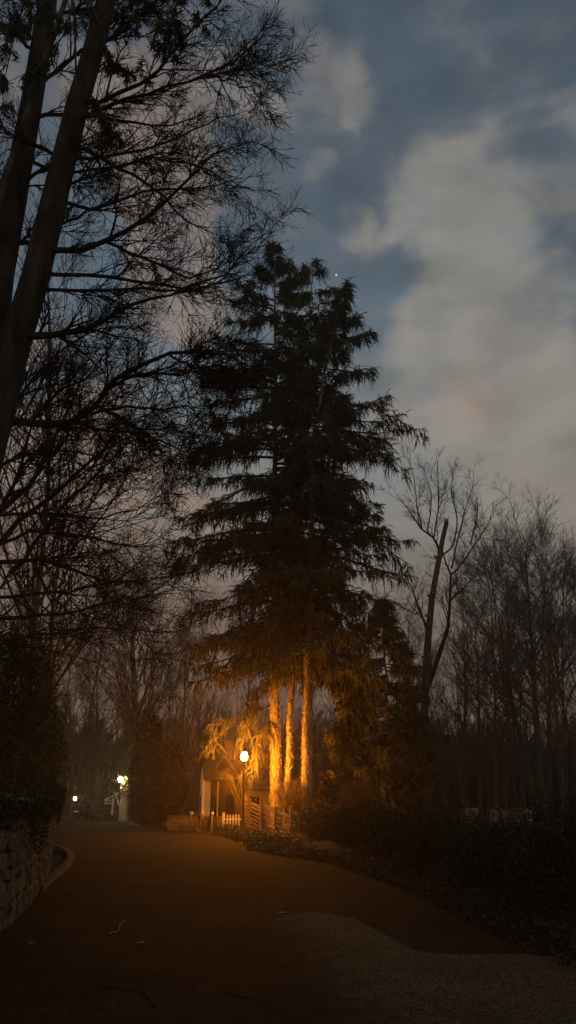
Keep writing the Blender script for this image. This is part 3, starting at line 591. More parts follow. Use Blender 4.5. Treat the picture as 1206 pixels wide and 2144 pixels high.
exA = ext_from([(512, 580), (560, 615), (620, 650), (700, 680), (800, 700), (1000, 720), (1400, 720)],
               [(512, 570), (545, 542), (600, 520), (640, 485), (700, 440), (760, 400), (800, 425), (850, 420), (960, 385), (1050, 400), (1180, 370), (1260, 395), (1350, 425), (1450, 440)], YA, cxA)
zA = P(577, 1400, YA)[2]
ebA = [PL([(577, 1470), (540, 1490), (500, 1500), (455, 1515), (438, 1560)], 46, 44.4), PL([(577, 1420), (545, 1440), (520, 1480), (515, 1540)], 46, 45),
       PL([(577, 1500), (560, 1520), (540, 1560), (532, 1610)], 46, 45)]
def longbr(pts, Y): return PL(pts, Y)
ebA += [longbr([(577, 800), (500, 780), (440, 775), (375, 775)], 45), longbr([(577, 1130), (480, 1140), (420, 1160), (368, 1192)], 45), longbr([(577, 920), (480, 930), (420, 950), (345, 968)], 46)]
spruce('tall_spruce', 'tallest drooping spruce, its ivy clad trunk the first one lit right of the lamp', bA, tA, zA, exA, 155, .30, 1, ivy=(1.2, 13, 330), extra_br=ebA)
cxB = lambda z: np.interp(z, (0, tB[2]), (bB[0], tB[0])); zB = P(640, 1400, YB)[2]
exB = ext_from([(602, 728), (640, 745), (700, 785), (770, 790), (850, 830), (905, 850), (960, 845), (1050, 825), (1120, 830), (1175, 855), (1250, 800), (1320, 790), (1450, 760)],
               [(602, 712), (640, 706), (700, 665), (800, 590), (1000, 560), (1400, 560)], YB, cxB)
ebB = [longbr([(665, 850), (760, 850), (830, 875), (884, 908)], 43), longbr([(650, 1060), (740, 1110), (800, 1140), (862, 1185)], 43), longbr([(660, 900), (740, 920), (800, 950), (845, 985)], 44)]
spruce('forked_spruce', 'right hand spruce with a lower double tip and long right branches', bB, tB, zB, exB, 145, .27, 2, ivy=(1.5, 13, 300), extra_br=ebB, trunk_pts=[bB, P(646, 1400, YB), P(656, 900, YB), tB])
cxC = lambda z: np.interp(z, (0, tC[2]), (bC[0], tC[0])); zC = P(598, 1380, YC)[2]
exC = ext_from([(548, 668), (600, 690), (700, 720), (900, 760), (1100, 770), (1400, 740)], [(548, 640), (600, 610), (700, 560), (900, 480), (1100, 450), (1400, 470)], YC, cxC)
spruce('middle_spruce', 'slimmer spruce standing behind and between the other two spruces', bC, tC, zC, exC, 55, .15, 3, ivy=(1.2, 10, 260))
# smaller conifers right of the trunks
def small_con(name, label, px, ytop, Y, wpx, zl, nb, needle='needle', lp=None):
    t_ = P(px, ytop, Y); b = t_.copy(); b[2] = 0; hw = wpx/2/F*Y*1.05
    f = lambda z: (hw*np.clip((t_[2]-z)/(t_[2]*.55), .05, 1)**.8,)*2
    return spruce(name, label, b, t_, zl, f, nb, .16, 5, tass=.8, dep=1, needle=needle, tl_=(.2, .55), tr_=.03)
small_con('small_spruce', 'shorter dark conifer touching the right side of the big spruces', 800, 1255, 53, 210, 1.2, 130)
small_con('young_spruce', 'young conifer with faint orange light just right of the ivy trunks', 735, 1400, 47, 120, .8, 75)
small_con('dark_conifer', 'low dark conifer at the foot of the snapped tree', 850, 1420, 60, 110, .5, 60)
# evergreen top on the near left tree: a hanging clump of needles
a = Acc(); br = [PL([(222, 20), (300, -60), (380, -60), (440, 0)], 13.5, 12.5), PL([(235, -40), (320, -30), (400, 30), (425, 60)], 13.5, 12.5), PL([(200, 60), (260, 30), (330, 50), (350, 100)], 13.5, 13), PL([(240, -60), (300, 0), (370, 40), (380, 80)], 13.5, 13),
      PL([(215, 60), (230, 130), (260, 160), (300, 150)], 13.5, 13), PL([(150, 20), (120, 90), (70, 150), (20, 170)], 13.5, 13), PL([(160, 180), (200, 210), (240, 280), (220, 300)], 13.5, 13), PL([(120, -40), (60, 60), (-20, 60)], 14, 14),
      PL([(100, -20), (40, 40), (-10, 130)], 16, 14), PL([(60, -30), (20, 100), (0, 250)], 16, 14.5), PL([(200, -80), (330, -90), (450, -50)], 13.5, 13)]
B = np.stack([resample(q, 10, .03) for q in br]); BR = np.tile(np.linspace(.03, .008, 10), (len(br), 1))
th = thing('pine_tree', (-7.6, 13.2, 1.6), 'evergreen hanging needle boughs at the top left above the leaning trunk', 'tree')
tk = Acc(); tk.tube(resample([(-7.6, 13.2, 1.6), (-7.2, 13.4, 12), (-6.2, 13.6, 22), (-5.6, 13.6, 27)], 12), np.linspace(.16, .05, 12), 8)
for q in B: tk.tube(resample([(-6.1, 13.6, 23.2), (np.array((-6.1, 13.6, 23.2))+q[0])/2+np.array((0, 0, .2)), q[0]], 6), np.full(6, .03), 5)
tk.tube(B, BR, 4); S1, R1 = grow(B, BR, 16, .1, 1, .5, 1.2, .3, .9, 5, .6, .005, bias=(0, 0, -.05), flat=.5); tk.tube(S1, R1, 3)
fo = Acc(); T1, _ = grow(S1, R1, 22, .05, 1, .5, 1.2, .15, .45, 4, .5, .01, bias=(0, 0, -.4)); fo.tube(T1, rng.uniform(.6, 1.3, len(T1))[:, None]*.014*np.array([[.6, 1.1, .9, .1]]), 3)
fo.leaves(T1[:, 1], .13, aspect=.2, down=.6); fo.leaves(T1[:, 2], .13, aspect=.2, down=.6)
part(tk, 'trunk', M['bark'], th); part(fo, 'foliage', M['needle'], th)
# dark evergreen mass left above the wall
def shrub(name, label, c, rad, n, leaf, m, stems=14, cat='shrub', group=None, lump=.25, stem_m='twig', down=.2, asp=.55, gz=0):
    c = np.array(c, float); th = thing(name, (c[0], c[1], gz), label, cat, group)
    d = rng.normal(size=(n, 3)); d /= np.linalg.norm(d, axis=1, keepdims=True)
    ph = np.arctan2(d[:, 1], d[:, 0]); o1, o2, o3 = rng.uniform(0, 6, 3)
    rr_ = 1+lump*(np.sin(3*ph+o1+4*d[:, 2])*.5+np.sin(7*ph+o2-5*d[:, 2])*.3+np.sin(13*ph+o3+9*d[:, 2])*.25)
    pp = c+d*np.array(rad)*(rr_*rng.random(n)**.22)[:, None]; pp = pp[pp[:, 2] > gz+.02]
    fo = Acc(); fo.leaves(pp, leaf, aspect=asp, down=down)
    st = Acc(); b = np.tile((c[0], c[1], gz), (stems, 1))+rng.normal(size=(stems, 3))*np.array((rad[0]*.2, rad[1]*.2, 0))
    dd = rng.normal(size=(stems, 3)); dd[:, 2] = np.abs(dd[:, 2])+.5; dd /= np.linalg.norm(dd, axis=1, keepdims=True); e = c+dd*np.array(rad)*.95
    Pk = np.stack([b*(1-s)+e*s+np.array((0, 0, 1))*math.sin(s*3.14)*rad[2]*.15 for s in np.linspace(0, 1, 6)], 1); Rk = np.outer(np.full(stems, .012+.012*rad[2]), np.linspace(1, .3, 6)); st.tube(Pk, Rk, 4)
    Pq, Rq = grow(Pk, Rk, 8, .3, 1, .3, .9, rad[2]*.3, rad[2]*.7, 4, .6, .004, bias=(0, 0, .05)); st.tube(Pq, Rq, 3)
    part(st, 'stems', M[stem_m], th); part(fo, 'foliage', M[m], th); return th
shrub('evergreen_shrub', 'large black looking evergreen above the left stone wall', P(0, 1510, 26), (1.9, 1.9, 3.5), 24000, .12, 'needle', 20, gz=1.6)
shrub('evergreen_shrub', 'lower dark evergreen behind the end of the left stone wall', P(66, 1575, 30), (1.15, 1.3, 2.3), 16000, .12, 'needle', 14, gz=.0)
# dark ivy mass by the gate pillar
shrub('ivy_column', 'tall dark ivy covered tree stump right of the lit gate pillar', P(307, 1620, 66), (1.35, 1.3, 5.0), 26000, .22, 'hedge', 20, cat='tree', lump=.12)
shrub('ivy_column', 'wide dark evergreen between the gate pillar and the picket fence', P(345, 1640, 62), (1.7, 1.3, 3.3), 20000, .2, 'hedge', 20, cat='shrub', lump=.15)
# shrubs behind slat fence and right
shrub('round_shrub', 'rounded twiggy shrub behind the slatted fence, lit orange', P(617, 1672, 43.6), (1.35, 1.0, .95), 9000, .07, 'brown', 60, lump=.15, stem_m='brown', down=-.6, asp=.25)
shrub('round_shrub', 'rounded shrub with faint orange light below the young conifer', P(752, 1672, 41), (1.2, 1.0, .95), 9000, .07, 'brown', 50, lump=.2, stem_m='brown', down=-.3, asp=.3)
shrub('ivy_shrub', 'dark ivy mound at the right end of the slatted fence', P(668, 1728, 37), (1.2, 1.2, 1.0), 8000, .11, 'ivy', 20, lump=.2)
shrub('ivy_shrub', 'tall dark bush between the two orange lit round shrubs', P(683, 1680, 41.5), (.5, .6, 1.35), 6000, .10, 'hedge', 20, lump=.2)
shrub('bramble_bush', 'low bramble beside the picket fence, foot of the lamp post', P(478, 1737, 43), (.9, .5, .30), 2600, .07, 'shrub', 20, lump=.3)
shrub('bramble_bush', 'brown bramble in front of the brown board fence', P(415, 1730, 46.5), (2.0, .6, .5), 4500, .09, 'brown', 34, lump=.3, stem_m='brown')
# hedge shrubs along the right
HG = [(2.0, 31, 1.2, 1.5, 1.22, 'farthest dark hedge bush of the right row, nearest the round shrubs'), (2.7, 26.5, 1.2, 1.7, 1.5, 'dark hedge bush second from the far end of the right row'),
      (3.3, 22.5, 1.2, 1.8, 1.25, 'wide dark hedge bush in the middle of the right row'), (3.75, 18.8, 1.1, 1.7, 1.34, 'leafy dark hedge bush just nearer than the middle of the right row'),
      (4.1, 15.3, 1.05, 1.7, 1.22, 'second nearest hedge bush, above the bend of the verge'), (4.35, 11.9, 1.05, 1.8, 1.58, 'nearest big leaved hedge bush cut by the right photo edge')]
for i, (x, y, rx, ry_, rz_, lb) in enumerate(HG):
    shrub('hedge_bush', lb, (x, y, rz_*.42), (rx, ry_, rz_*.62), 15000, .075 if y > 20 else .06, 'hedge', 26, lump=.40, group='hedge bushes along the right of the lane')
# arching bare shrub by the cottage
a = Acc(); sh = thing('arching_shrub', (P(480, 1650, 46)[0], 46, 0), 'leafless arching shrub in front of the cottage beside the lamp', 'shrub')
b = []
for q in range(15):
    top_ = (rng.uniform(450, 545), rng.uniform(1585, 1640)); s0 = rng.uniform(495, 520); e_ = (top_[0]+rng.uniform(-28, 40)*(1 if top_[0] < 500 else .4), rng.uniform(1660, 1710))
    b.append(resample(PL([(s0, 1728), (s0*.5+top_[0]*.5, 1650), top_, e_], 45.5+rng.uniform(-.6, .8)), 10, .03))
B = np.stack(b); BR = np.tile(np.linspace(.013, .004, 10), (len(b), 1)); a.tube(B, BR, 4); S1, R1 = grow(B, BR, 5, .3, 1, .3, .9, .4, 1.2, 5, .6, .004, bias=(0, 0, -.12)); a.tube(S1, R1, 3)
part(a, 'stems', M['brown'], sh)
# ------------------------------------------------------------------ street lamp
ORANGE = (1, .30, .018)
lp = P(508, 1745, 43); lamp_c = P(509, 1584, 43)
def emitter(name, col, st):
    return mat(name, (.8, .8, .8), emit=col, estr=st)
t = thing('street_lamp', (lp[0], 43, 0), 'black lamp post with a glowing orange globe beside the slatted fence', 'street lamp')
a = Acc(); hz_ = lamp_c[2]
a.lathe([(.0, 0), (.20, 0), (.20, .10), (.15, .14), (.14, .5), (.10, .62), (.085, .7), (.07, .8)], (lp[0], 43, 0)); part(a, 'base', M['black'], t, True)
a = Acc(); a.lathe([(.07, .78), (.065, 1.6), (.055, hz_-.42), (.10, hz_-.40), (.10, hz_-.36), (.06, hz_-.33), (.07, hz_-.27), (.12, hz_-.24), (.12, hz_-.21), (0, hz_-.20)], (lp[0], 43, 0)); part(a, 'post', M['black'], t, True)
a = Acc(); a.lathe([(.09, -.205), (.145, -.13), (.17, -.02), (.16, .08), (.125, .17), (.09, .23)], (lp[0], 43, hz_), 14); gl = part(a, 'globe', emitter('orange_globe', ORANGE, 3300), t, True)
a = Acc(); a.lathe([(.11, .225), (.115, .245), (.06, .28), (.03, .30), (.03, .34), (.0, .37)], (lp[0], 43, hz_)); part(a, 'cap', M['black'], t, True)
# ------------------------------------------------------------------ slatted fence (sloping)
FP = [(513, 1672, 43.9), (523, 1679, 43.6), (548, 1684, 42.6), (576, 1696, 41.8), (609, 1694, 40.9), (632, 1707, 40.2)]
t = thing('slat_fence', (P(575, 1700, 42)[0], 42, 0), 'brown horizontal slat fence sloping down behind the ivy by the lamp', 'fence')
for i, (px, py, Y) in enumerate(FP):
    tp_ = P(px, py-5, Y); a = Acc(); a.box((tp_[0], Y, tp_[2]/2), (.12, .12, tp_[2]), rz=.5); a.box((tp_[0], Y, tp_[2]+.02), (.16, .16, .05), rz=.5); part(a, 'post', M['wood'], t)
for (A_, B_) in (((514, 1672, 43.85), (521, 1677, 43.7)), ((525, 1681, 43.5), (546, 1692, 42.7)), ((550, 1684, 42.55), (575, 1697, 41.9)), ((578, 1698, 41.75), (607, 1711, 41.0)), ((611, 1697, 40.8), (631, 1709, 40.3))):
    p0, p1 = P(*A_), P(*B_); a = Acc()
    for k in range(9):
        o_ = np.array((0, 0, -.19*k)); 
        if p1[2]-.19*k < .08: break
        a.bar(p0+o_+(p1-p0)*.02, p1+o_-(p1-p0)*.02, .11 if k else .16, .028)
    part(a, 'slat_panel', M['wood'], t)
# ------------------------------------------------------------------ white picket fence
t = thing('picket_fence', (P(482, 1735, 44.6)[0], 44.6, 0), 'short white picket fence panel left of the lamp post', 'fence')
def pk_x(px): return P(px, 1720, 44.6)[0]
a = Acc()
for px in (476, 482, 488, 494, 500):
    x = pk_x(px); yk = 44.6; h = .92
    v = np.array([(-.04, 0), (.04, 0), (.04, h-.07), (0, h), (-.04, h-.07)]); 
    for s in (0,):
        a.add([(x+p[0], yk-.012, p[1]+.06) for p in (v[0], v[1], v[2], v[4])]+[(x+p[0], yk+.012, p[1]+.06) for p in (v[0], v[1], v[2], v[4])], [(0, 1, 2, 3), (5, 4, 7, 6), (0, 4, 5, 1), (1, 5, 6, 2), (3, 7, 4, 0)])
        a.add([(x-.04, yk-.012, h-.01), (x+.04, yk-.012, h-.01), (x, yk-.012, h+.07), (x, yk-.012, h+.07), (x-.04, yk+.012, h-.01), (x+.04, yk+.012, h-.01), (x, yk+.012, h+.07), (x, yk+.012, h+.07)], [(0, 1, 2, 3), (5, 4, 7, 6), (1, 5, 6, 2), (3, 7, 4, 0)])
part(a, 'pickets', M['white'], t)
a = Acc(); x0, x1 = pk_x(466), pk_x(505); a.box(((x0+x1)/2, 44.635, .30), (x1-x0, .04, .07)); a.box(((x0+x1)/2, 44.635, .72), (x1-x0, .04, .07)); part(a, 'rails', M['white'], t)
a = Acc(); x = pk_x(468); a.box((x, 44.6, .5), (.13, .13, 1.05)); a.box((x, 44.6, 1.05), (.17, .17, .05)); part(a, 'post', M['white'], t)
# board fence further left; its dark brown also stands for weaker light
t = thing('board_fence', (P(430, 1735, 47)[0], 47, 0), 'low brown board fence with white capped posts left of the picket fence', 'fence')
a = Acc(); xa, xb = P(350, 1720, 49)[0], P(463, 1720, 45.2)[0]; nb_ = 34
for q in range(nb_):
    s = (q+.5)/nb_; a.box((xa+(xb-xa)*s, 49-3.8*s, .45+rng.uniform(-.02, .02)), (abs(xb-xa)/nb_*.86, .025, .82), rz=-.9*0-math.atan2(3.8, xb-xa))
part(a, 'boards', M['brownwood'], t)
for px, Yp in ((401, 47.4), (424, 46.6), (445, 45.9)):
    a = Acc(); x = P(px, 1720, Yp)[0]; a.box((x, Yp-.1, .48), (.12, .12, .98)); pst = part(a, 'post', M['brownwood'], t); a = Acc(); a.lathe([(0, .97), (.08, .97), (.09, 1.02), (.05, 1.08), (0, 1.1)], (x, Yp-.1, 0), 8); c_ = a.obj('post_cap', M['white']); c_.parent = pst; c_.data.transform(__import__('mathutils').Matrix.Translation((-t.location.x, -t.location.y, 0)))
# ------------------------------------------------------------------ cottage
YH = 58.0
def hx(px, Y=YH): return P(px, 1700, Y)[0]
ct = thing('cottage', (hx(450), YH, 0), 'small cream cottage with steep gables and a chimney behind the picket fence', 'house')
def gable(ac, x0, x1, y, z0, ze, zr, th=.12, xr=None):
    xr = (x0+x1)/2 if xr is None else xr
    for yy_ in (y,):
        ac.add([(x0, yy_, z0), (x1, yy_, z0), (x1, yy_, ze), (x0, yy_, ze), (x0, yy_+th, z0), (x1, yy_+th, z0), (x1, yy_+th, ze), (x0, yy_+th, ze)], [(0, 1, 2, 3), (5, 4, 7, 6), (0, 3, 7, 4), (1, 5, 6, 2)])
        ac.add([(x0, yy_, ze), (x1, yy_, ze), (xr, yy_, zr), (xr, yy_, zr), (x0, yy_+th, ze), (x1, yy_+th, ze), (xr, yy_+th, zr), (xr, yy_+th, zr)], [(0, 1, 2, 3), (5, 4, 7, 6)])
zE, zRg = P(437, 1634, YH)[2], P(456, 1582, YH)[2]
x0, x1 = hx(436), hx(505)
a = Acc(); a.box(((x0+x1)/2, YH+3, zE/2), (x1-x0, 6, zE)); gable(a, x0, x1, YH-.01, zE-.001, zE, zRg+.0, .2, hx(466))
part(a, 'wall', mat('dim_siding', (.035, .027, .017), (.065, .05, .033), 3, noise_stretch=(1, 1, .3)), ct)  # main front siding, darkened in its colour to stand for weaker light
a = Acc(); xr_ = hx(466)
def slab(ac, p, q, y0, y1, t=.12, oh=.3):
    d = np.array(q)-np.array(p); d /= np.linalg.norm(d); p = np.array(p)-d*oh; n = np.array((-d[1], d[0])); n *= 1 if n[1] > 0 else -1
    v = [(p[0], y, p[1]) for y in (y0, y1)]+[(q[0], y, q[1]) for y in (y0, y1)]; w_ = [(a_[0]+n[0]*t, a_[1], a_[2]+n[1]*t) for a_ in v]
    ac.add(v+w_, [(0, 2, 3, 1), (4, 5, 7, 6), (0, 4, 6, 2), (1, 3, 7, 5), (0, 1, 5, 4), (2, 6, 7, 3)])
slab(a, (x0, zE), (xr_, zRg), YH-.35, YH+6.2); slab(a, (x1, zE), (xr_+.002, zRg), YH-.35, YH+6.2); rf = part(a, 'roof', M['roof'], ct)
a = Acc(); cx0 = hx(469); zc = P(469, 1552, YH)[2]; a.box((cx0+.1, YH+2.2, zc-1.0), (.62, .62, 2.2)); a.box((cx0+.1, YH+2.2, zc+.13), (.74, .74, .12))
ch = part(a, 'chimney', M['brick'], rf) if False else a.obj('chimney', M['brick']); ch.parent = rf; ch.data.transform(__import__('mathutils').Matrix.Translation((-ct.location.x, -ct.location.y, 0)))
a = Acc(); a.bar((x0-.14, YH-.40, zE-.22), (xr_, YH-.40, zRg+.02), .13, .04); a.bar((xr_, YH-.40, zRg+.02), (x1+.1, YH-.40, zE-.18), .13, .04); part(a, 'bargeboard', M['brownwood'], ct)
for px, wd in ((438, .12), (455, .10)):
    a = Acc(); a.box((hx(px), YH-.04, zE/2-.05), (wd, .06, zE-.1)); part(a, 'corner_trim', M['white'], ct)
a = Acc(); a.box((hx(446.5), YH-.03, 1.05), (.42, .05, 2.1)); part(a, 'window', M['dark'], ct)
a = Acc(); a.box((hx(481), YH-.03, 1.05), (.62, .05, 2.1)); part(a, 'door', M['dark'], ct)
# left wing, gable turned towards the gate lamps
gx0, gx1 = hx(406, 57), hx(436, 57); zw, zp = P(408, 1629, 57)[2], P(416, 1594, 57)[2]
a = Acc()
def quadwall(ac, p, q, z0, z1, t=.1):
    p = np.array(p); q = np.array(q); d = q-p; n = np.array((-d[1], d[0])); n = n/np.linalg.norm(n)*t
    v = [(p[0], p[1], z0), (q[0], q[1], z0), (q[0], q[1], z1), (p[0], p[1], z1)]; v += [(a_[0]+n[0], a_[1]+n[1], a_[2]) for a_ in v]
    ac.add(v, [(0, 1, 2, 3), (5, 4, 7, 6), (0, 3, 7, 4), (1, 5, 6, 2), (3, 2, 6, 7)])
pa, pb, pc = (gx0, 60.4), (hx(424, 57.2), 57.0), (gx1, 57.9)
quadwall(a, pa, pb, 0, zw); quadwall(a, pb, pc, 0, zw)
mid_ = ((pa[0]+pb[0])/2, (pa[1]+pb[1])/2)
a.add([(pa[0], pa[1], zw), (pb[0], pb[1], zw), (mid_[0], mid_[1], zp), (mid_[0], mid_[1], zp)], [(0, 1, 2, 3)])
part(a, 'wing_wall', mat('white_siding', (.66, .63, .54), (.78, .75, .66), 3, rough=.7), ct)
a = Acc(); o_ = np.array((3.2, 1.4, 0)); e1 = np.array((pa[0]-.15, pa[1]+.2, zw-.15)); e2 = np.array((mid_[0]-.05, mid_[1]-.1, zp+.08)); e3 = np.array((pb[0]+.05, pb[1]-.3, zw-.15)); up_ = np.array((0, 0, .1))
for (m1, m2) in ((e1, e2), (e2, e3)):
    v = [m1, m2, m2+o_, m1+o_]; a.add(v+[k+up_ for k in v], [(0, 1, 2, 3), (7, 6, 5, 4), (0, 4, 5, 1), (1, 5, 6, 2), (2, 6, 7, 3), (3, 7, 4, 0)])
part(a, 'wing_roof', M['roof'], ct)
a = Acc(); d_ = np.array(pb)-np.array(pa); c_ = np.array(pa)+d_*.62; a.box((c_[0]-.06, c_[1]-.04, 1.25), (.40, .05, 1.7), rz=math.atan2(d_[1], d_[0])); fr = part(a, 'wing_window', M['dark'], ct)
for zt in (2.16, .36):
    a = Acc(); a.box((c_[0]-.05, c_[1]-.03, zt), (.56, .08, .1), rz=math.atan2(d_[1], d_[0])); part(a, 'window_trim', M['white'], ct)
# low shed with flat roof right of the lamp
t = thing('shed', (P(535, 1690, 52)[0], 52, 0), 'low flat roofed brown shed behind the slatted fence', 'shed')
a = Acc(); xs0, xs1 = P(505, 1690, 52)[0], P(572, 1690, 52)[0]; a.box(((xs0+xs1)/2, 53.5, 1.15), (xs1-xs0, 3, 2.3)); part(a, 'wall', M['brownwood'], t)
a = Acc(); a.box(((xs0+xs1)/2, 53.45, 2.36), (xs1-xs0+.3, 3.3, .12)); part(a, 'roof', M['roof'], t)
a = Acc(); a.box((xs0+.75, 51.97, 1.0), (.85, .05, 1.9)); part(a, 'door', M['dark'], t)
# ------------------------------------------------------------------ gate pillar, its lamp, wooden sign frame, far lamp, car, far house
YG = 73.0
gp = P(258, 1715, YG); pil = thing('gate_pillar', (gp[0], YG, 0), 'pale stone gate pillar lit by the left wall lamp, ivy on top', 'pillar')
ptop = P(258, 1650, YG)[2]
a = Acc(); a.box((gp[0], YG, ptop/2), (.72, .72, ptop)); part(a, 'shaft', M['stone'], pil); a = Acc(); a.box((gp[0], YG, ptop+.06), (.88, .88, .14)); part(a, 'capstone', M['stone'], pil)
a = Acc(); n_ = 500; an = rng.uniform(0, 6.28, n_); a.leaves(np.stack([gp[0]+.5*np.cos(an)*rng.random(n_)**.3, YG-.1+.5*np.sin(an), ptop+.15+rng.normal(size=n_)*.33], 1), .2, aspect=.8); part(a, 'ivy', M['ivy'], pil)
lc = P(252, 1632, YG-.9)
t = thing('gate_lamp', (lc[0], YG-.9, 0), 'bright pale yellow lantern on a thin post beside the gate pillar', 'street lamp')
a = Acc(); a.lathe([(.09, 0), (.05, .3), (.045, lc[2]-.25), (.1, lc[2]-.22), (0, lc[2]-.21)], (lc[0], YG-.9, 0), 10); part(a, 'post', M['black'], t)
a = Acc(); a.lathe([(.10, -.21), (.20, .12), (.16, .17)], (lc[0], YG-.9, lc[2]), 10); part(a, 'lantern', emitter('pale_lantern', (1, .86, .45), 420), t)
a = Acc(); a.lathe([(.24, .165), (.16, .24), (.04, .34), (0, .36)], (lc[0], YG-.9, lc[2]), 10); part(a, 'cap', M['black'], t)
YL = 92.0; lc2 = P(157, 1672, YL)
t = thing('drive_lamp', (lc2[0], YL, 0), 'smaller distant yellow lantern on a post above the dark parked car', 'street lamp')
a = Acc(); a.lathe([(.09, 0), (.05, .3), (.045, lc2[2]-.2), (.1, lc2[2]-.17), (0, lc2[2]-.16)], (lc2[0], YL, 0), 10); part(a, 'post', M['black'], t)
a = Acc(); a.lathe([(.09, -.16), (.17, .08), (.13, .12)], (lc2[0], YL, lc2[2]), 10); part(a, 'lantern', emitter('pale_lantern_far', (1, .82, .40), 450), t)
a = Acc(); a.lathe([(.2, .118), (.04, .25), (0, .27)], (lc2[0], YL, lc2[2]), 10); part(a, 'cap', M['black'], t)
# leaning white sign frame
t = thing('sign_frame', (P(234, 1705, 72)[0], 72, 0), 'white wooden sign post with a slanting crossbar and small hanging board', 'sign post')
a = Acc(); q0, q1 = P(234, 1706, 72), P(234, 1671, 72); a.box((q0[0], 72, (q0[2]+q1[2])/2), (.16, .12, abs(q1[2]-q0[2]))); part(a, 'post', M['palewin'], t)
a = Acc(); a.bar(P(220, 1674, 71.9), P(247, 1662, 71.9), .13, .06); part(a, 'crossbar', M['palewin'], t)
a = Acc(); pq0, pq1 = P(240, 1658, 71.8), P(249, 1687, 71.8); dv = pq1-pq0; a.box(tuple((pq0+pq1)/2), (.12, .06, float(np.linalg.norm(dv))), ry=math.atan2(-dv[0], -dv[2])*1.0); part(a, 'brace', M['palewin'], t)
a = Acc(); c1_ = P(226, 1679, 71.95); a.box((c1_[0], 71.95, c1_[2]+.12), (.62, .05, .14)); a.box((c1_[0], 71.95, c1_[2]-.12), (.62, .05, .14)); part(a, 'board', M['palewin'], t)
shrub('pillar_shrub', 'small lit shrub at the foot of the sign post', P(228, 1708, 72.4), (.5, .5, .45), 1200, .13, 'ivy', 14)
# grass mound under the sign
# far house
YF = 118.0
t = thing('far_house', (P(165, 1690, YF)[0], YF, 0), 'dark distant house with two rows of faintly framed windows behind the drive lamp', 'house')
fx0, fx1 = P(122, 1690, YF)[0], P(222, 1690, YF)[0]; fz = P(160, 1603, YF)[2]
a = Acc(); a.box(((fx0+fx1)/2, YF+4, fz/2), (fx1-fx0, 8, fz)); part(a, 'wall', mat('dark_stucco', (.05, .042, .033), (.08, .068, .05), 2), t)
a = Acc(); slab(a, (0, 0), (1, 1), 0, 1) if False else None
a.add([(fx0-.4, YF-.4, fz), (fx1+.4, YF-.4, fz), (fx1+.4, YF+8.4, fz), (fx0-.4, YF+8.4, fz), (fx0+2, YF+4, fz+2.4), (fx1-2, YF+4, fz+2.4)], [(0, 1, 5, 4), (2, 3, 4, 5), (1, 2, 5, 5), (3, 0, 4, 4), (0, 3, 2, 1)]); part(a, 'roof', M['roof'], t)
for (px, py) in ((145, 1625), (166, 1623), (184, 1623), (146, 1643), (161, 1642), (173, 1642), (190, 1640)):
    c_ = P(px, py, YF-.05); a = Acc(); w2, h2 = .55, .75
    for (dx, dz, sx2, sz2) in ((-w2/2, 0, .10, h2+.1), (w2/2, 0, .10, h2+.1), (0, h2/2, w2-.1, .10), (0, -h2/2, w2-.1, .12)): a.box((c_[0]+dx, YF-.05, c_[2]+dz), (sx2, .1, sz2))
    wn = part(a, 'window', M['palewin'], t); a = Acc(); a.box((c_[0], YF-.02, c_[2]), (w2-.1, .05, h2-.1)); pn = a.obj('pane', M['dark']); pn.parent = wn; pn.data.transform(__import__('mathutils').Matrix.Translation((-t.location.x, -t.location.y, 0)))
# parked car
cc = P(172, 1705, 84); t = thing('parked_car', (cc[0], 84, 0), 'dark parked car seen from behind on the drive under the far lamp', 'car')
def carbody():
    secs = [(-2.1, .86, .30, .80), (-2.0, .88, .26, .98), (-1.2, .9, .24, 1.02), (.9, .9, .24, .98), (1.9, .86, .26, .86), (2.15, .78, .32, .66)]
    ac = Acc(); V = []
    for (y, hw, z0, z1) in secs:
        V.append([(cc[0]+sx*hw*k, 84+y, z) for (sx, k, z) in ((-1, .92, z0), (-1, 1, z0+.2), (-1, 1, z1-.15), (-1, .9, z1), (1, .9, z1), (1, 1, z1-.15), (1, 1, z0+.2), (1, .92, z0))])
    V = np.array(V); n, m_ = V.shape[:2]; q = [(i*m_+j, i*m_+(j+1) % m_, (i+1)*m_+(j+1) % m_, (i+1)*m_+j) for i in range(n-1) for j in range(m_)]
    q += [(0, 1, 2, 3), (0, 3, 4, 7), (4, 5, 6, 7)]; b_ = (n-1)*m_; q += [(b_+3, b_+2, b_+1, b_), (b_+7, b_+4, b_+3, b_), (b_+7, b_+6, b_+5, b_+4)]
    ac.add(V, q); return ac
part(carbody(), 'body', M['carp'], t, False)
a = Acc(); V = [[(cc[0]+sx*hw, 84+y, z) for (sx, z) in ((-1, .98), (-.85, 1.42), (.85, 1.42), (1, .98))] for y, hw in ((-1.7, .8),)]
lo = [(cc[0]-.8, 84-1.75, .97), (cc[0]+.8, 84-1.75, .97), (cc[0]+.8, 84+.95, .97), (cc[0]-.8, 84+.95, .97)]; hi = [(cc[0]-.62, 84-1.15, 1.43), (cc[0]+.62, 84-1.15, 1.43), (cc[0]+.62, 84+.2, 1.43), (cc[0]-.62, 84+.2, 1.43)]
a.add(lo+hi, [(0, 1, 5, 4), (1, 2, 6, 5), (2, 3, 7, 6), (3, 0, 4, 7), (4, 5, 6, 7)]); part(a, 'cabin', M['dark'], t)
for sx2 in (-1, 1):
    for y in (-1.35, 1.35):
        prof = np.array([(0, -.1), (.2, -.1), (.32, -.09), (.32, .09), (.2, .1), (0, .1)]); a = Acc(); a.lathe(prof, (0, 0, 0), 16); v = a.v[0]; v = np.stack([v[:, 2]+cc[0]+sx2*.80, v[:, 0]+84+y, v[:, 1]+.32], 1); a.v[0] = v; part(a, 'wheel', M['rubber'], t)
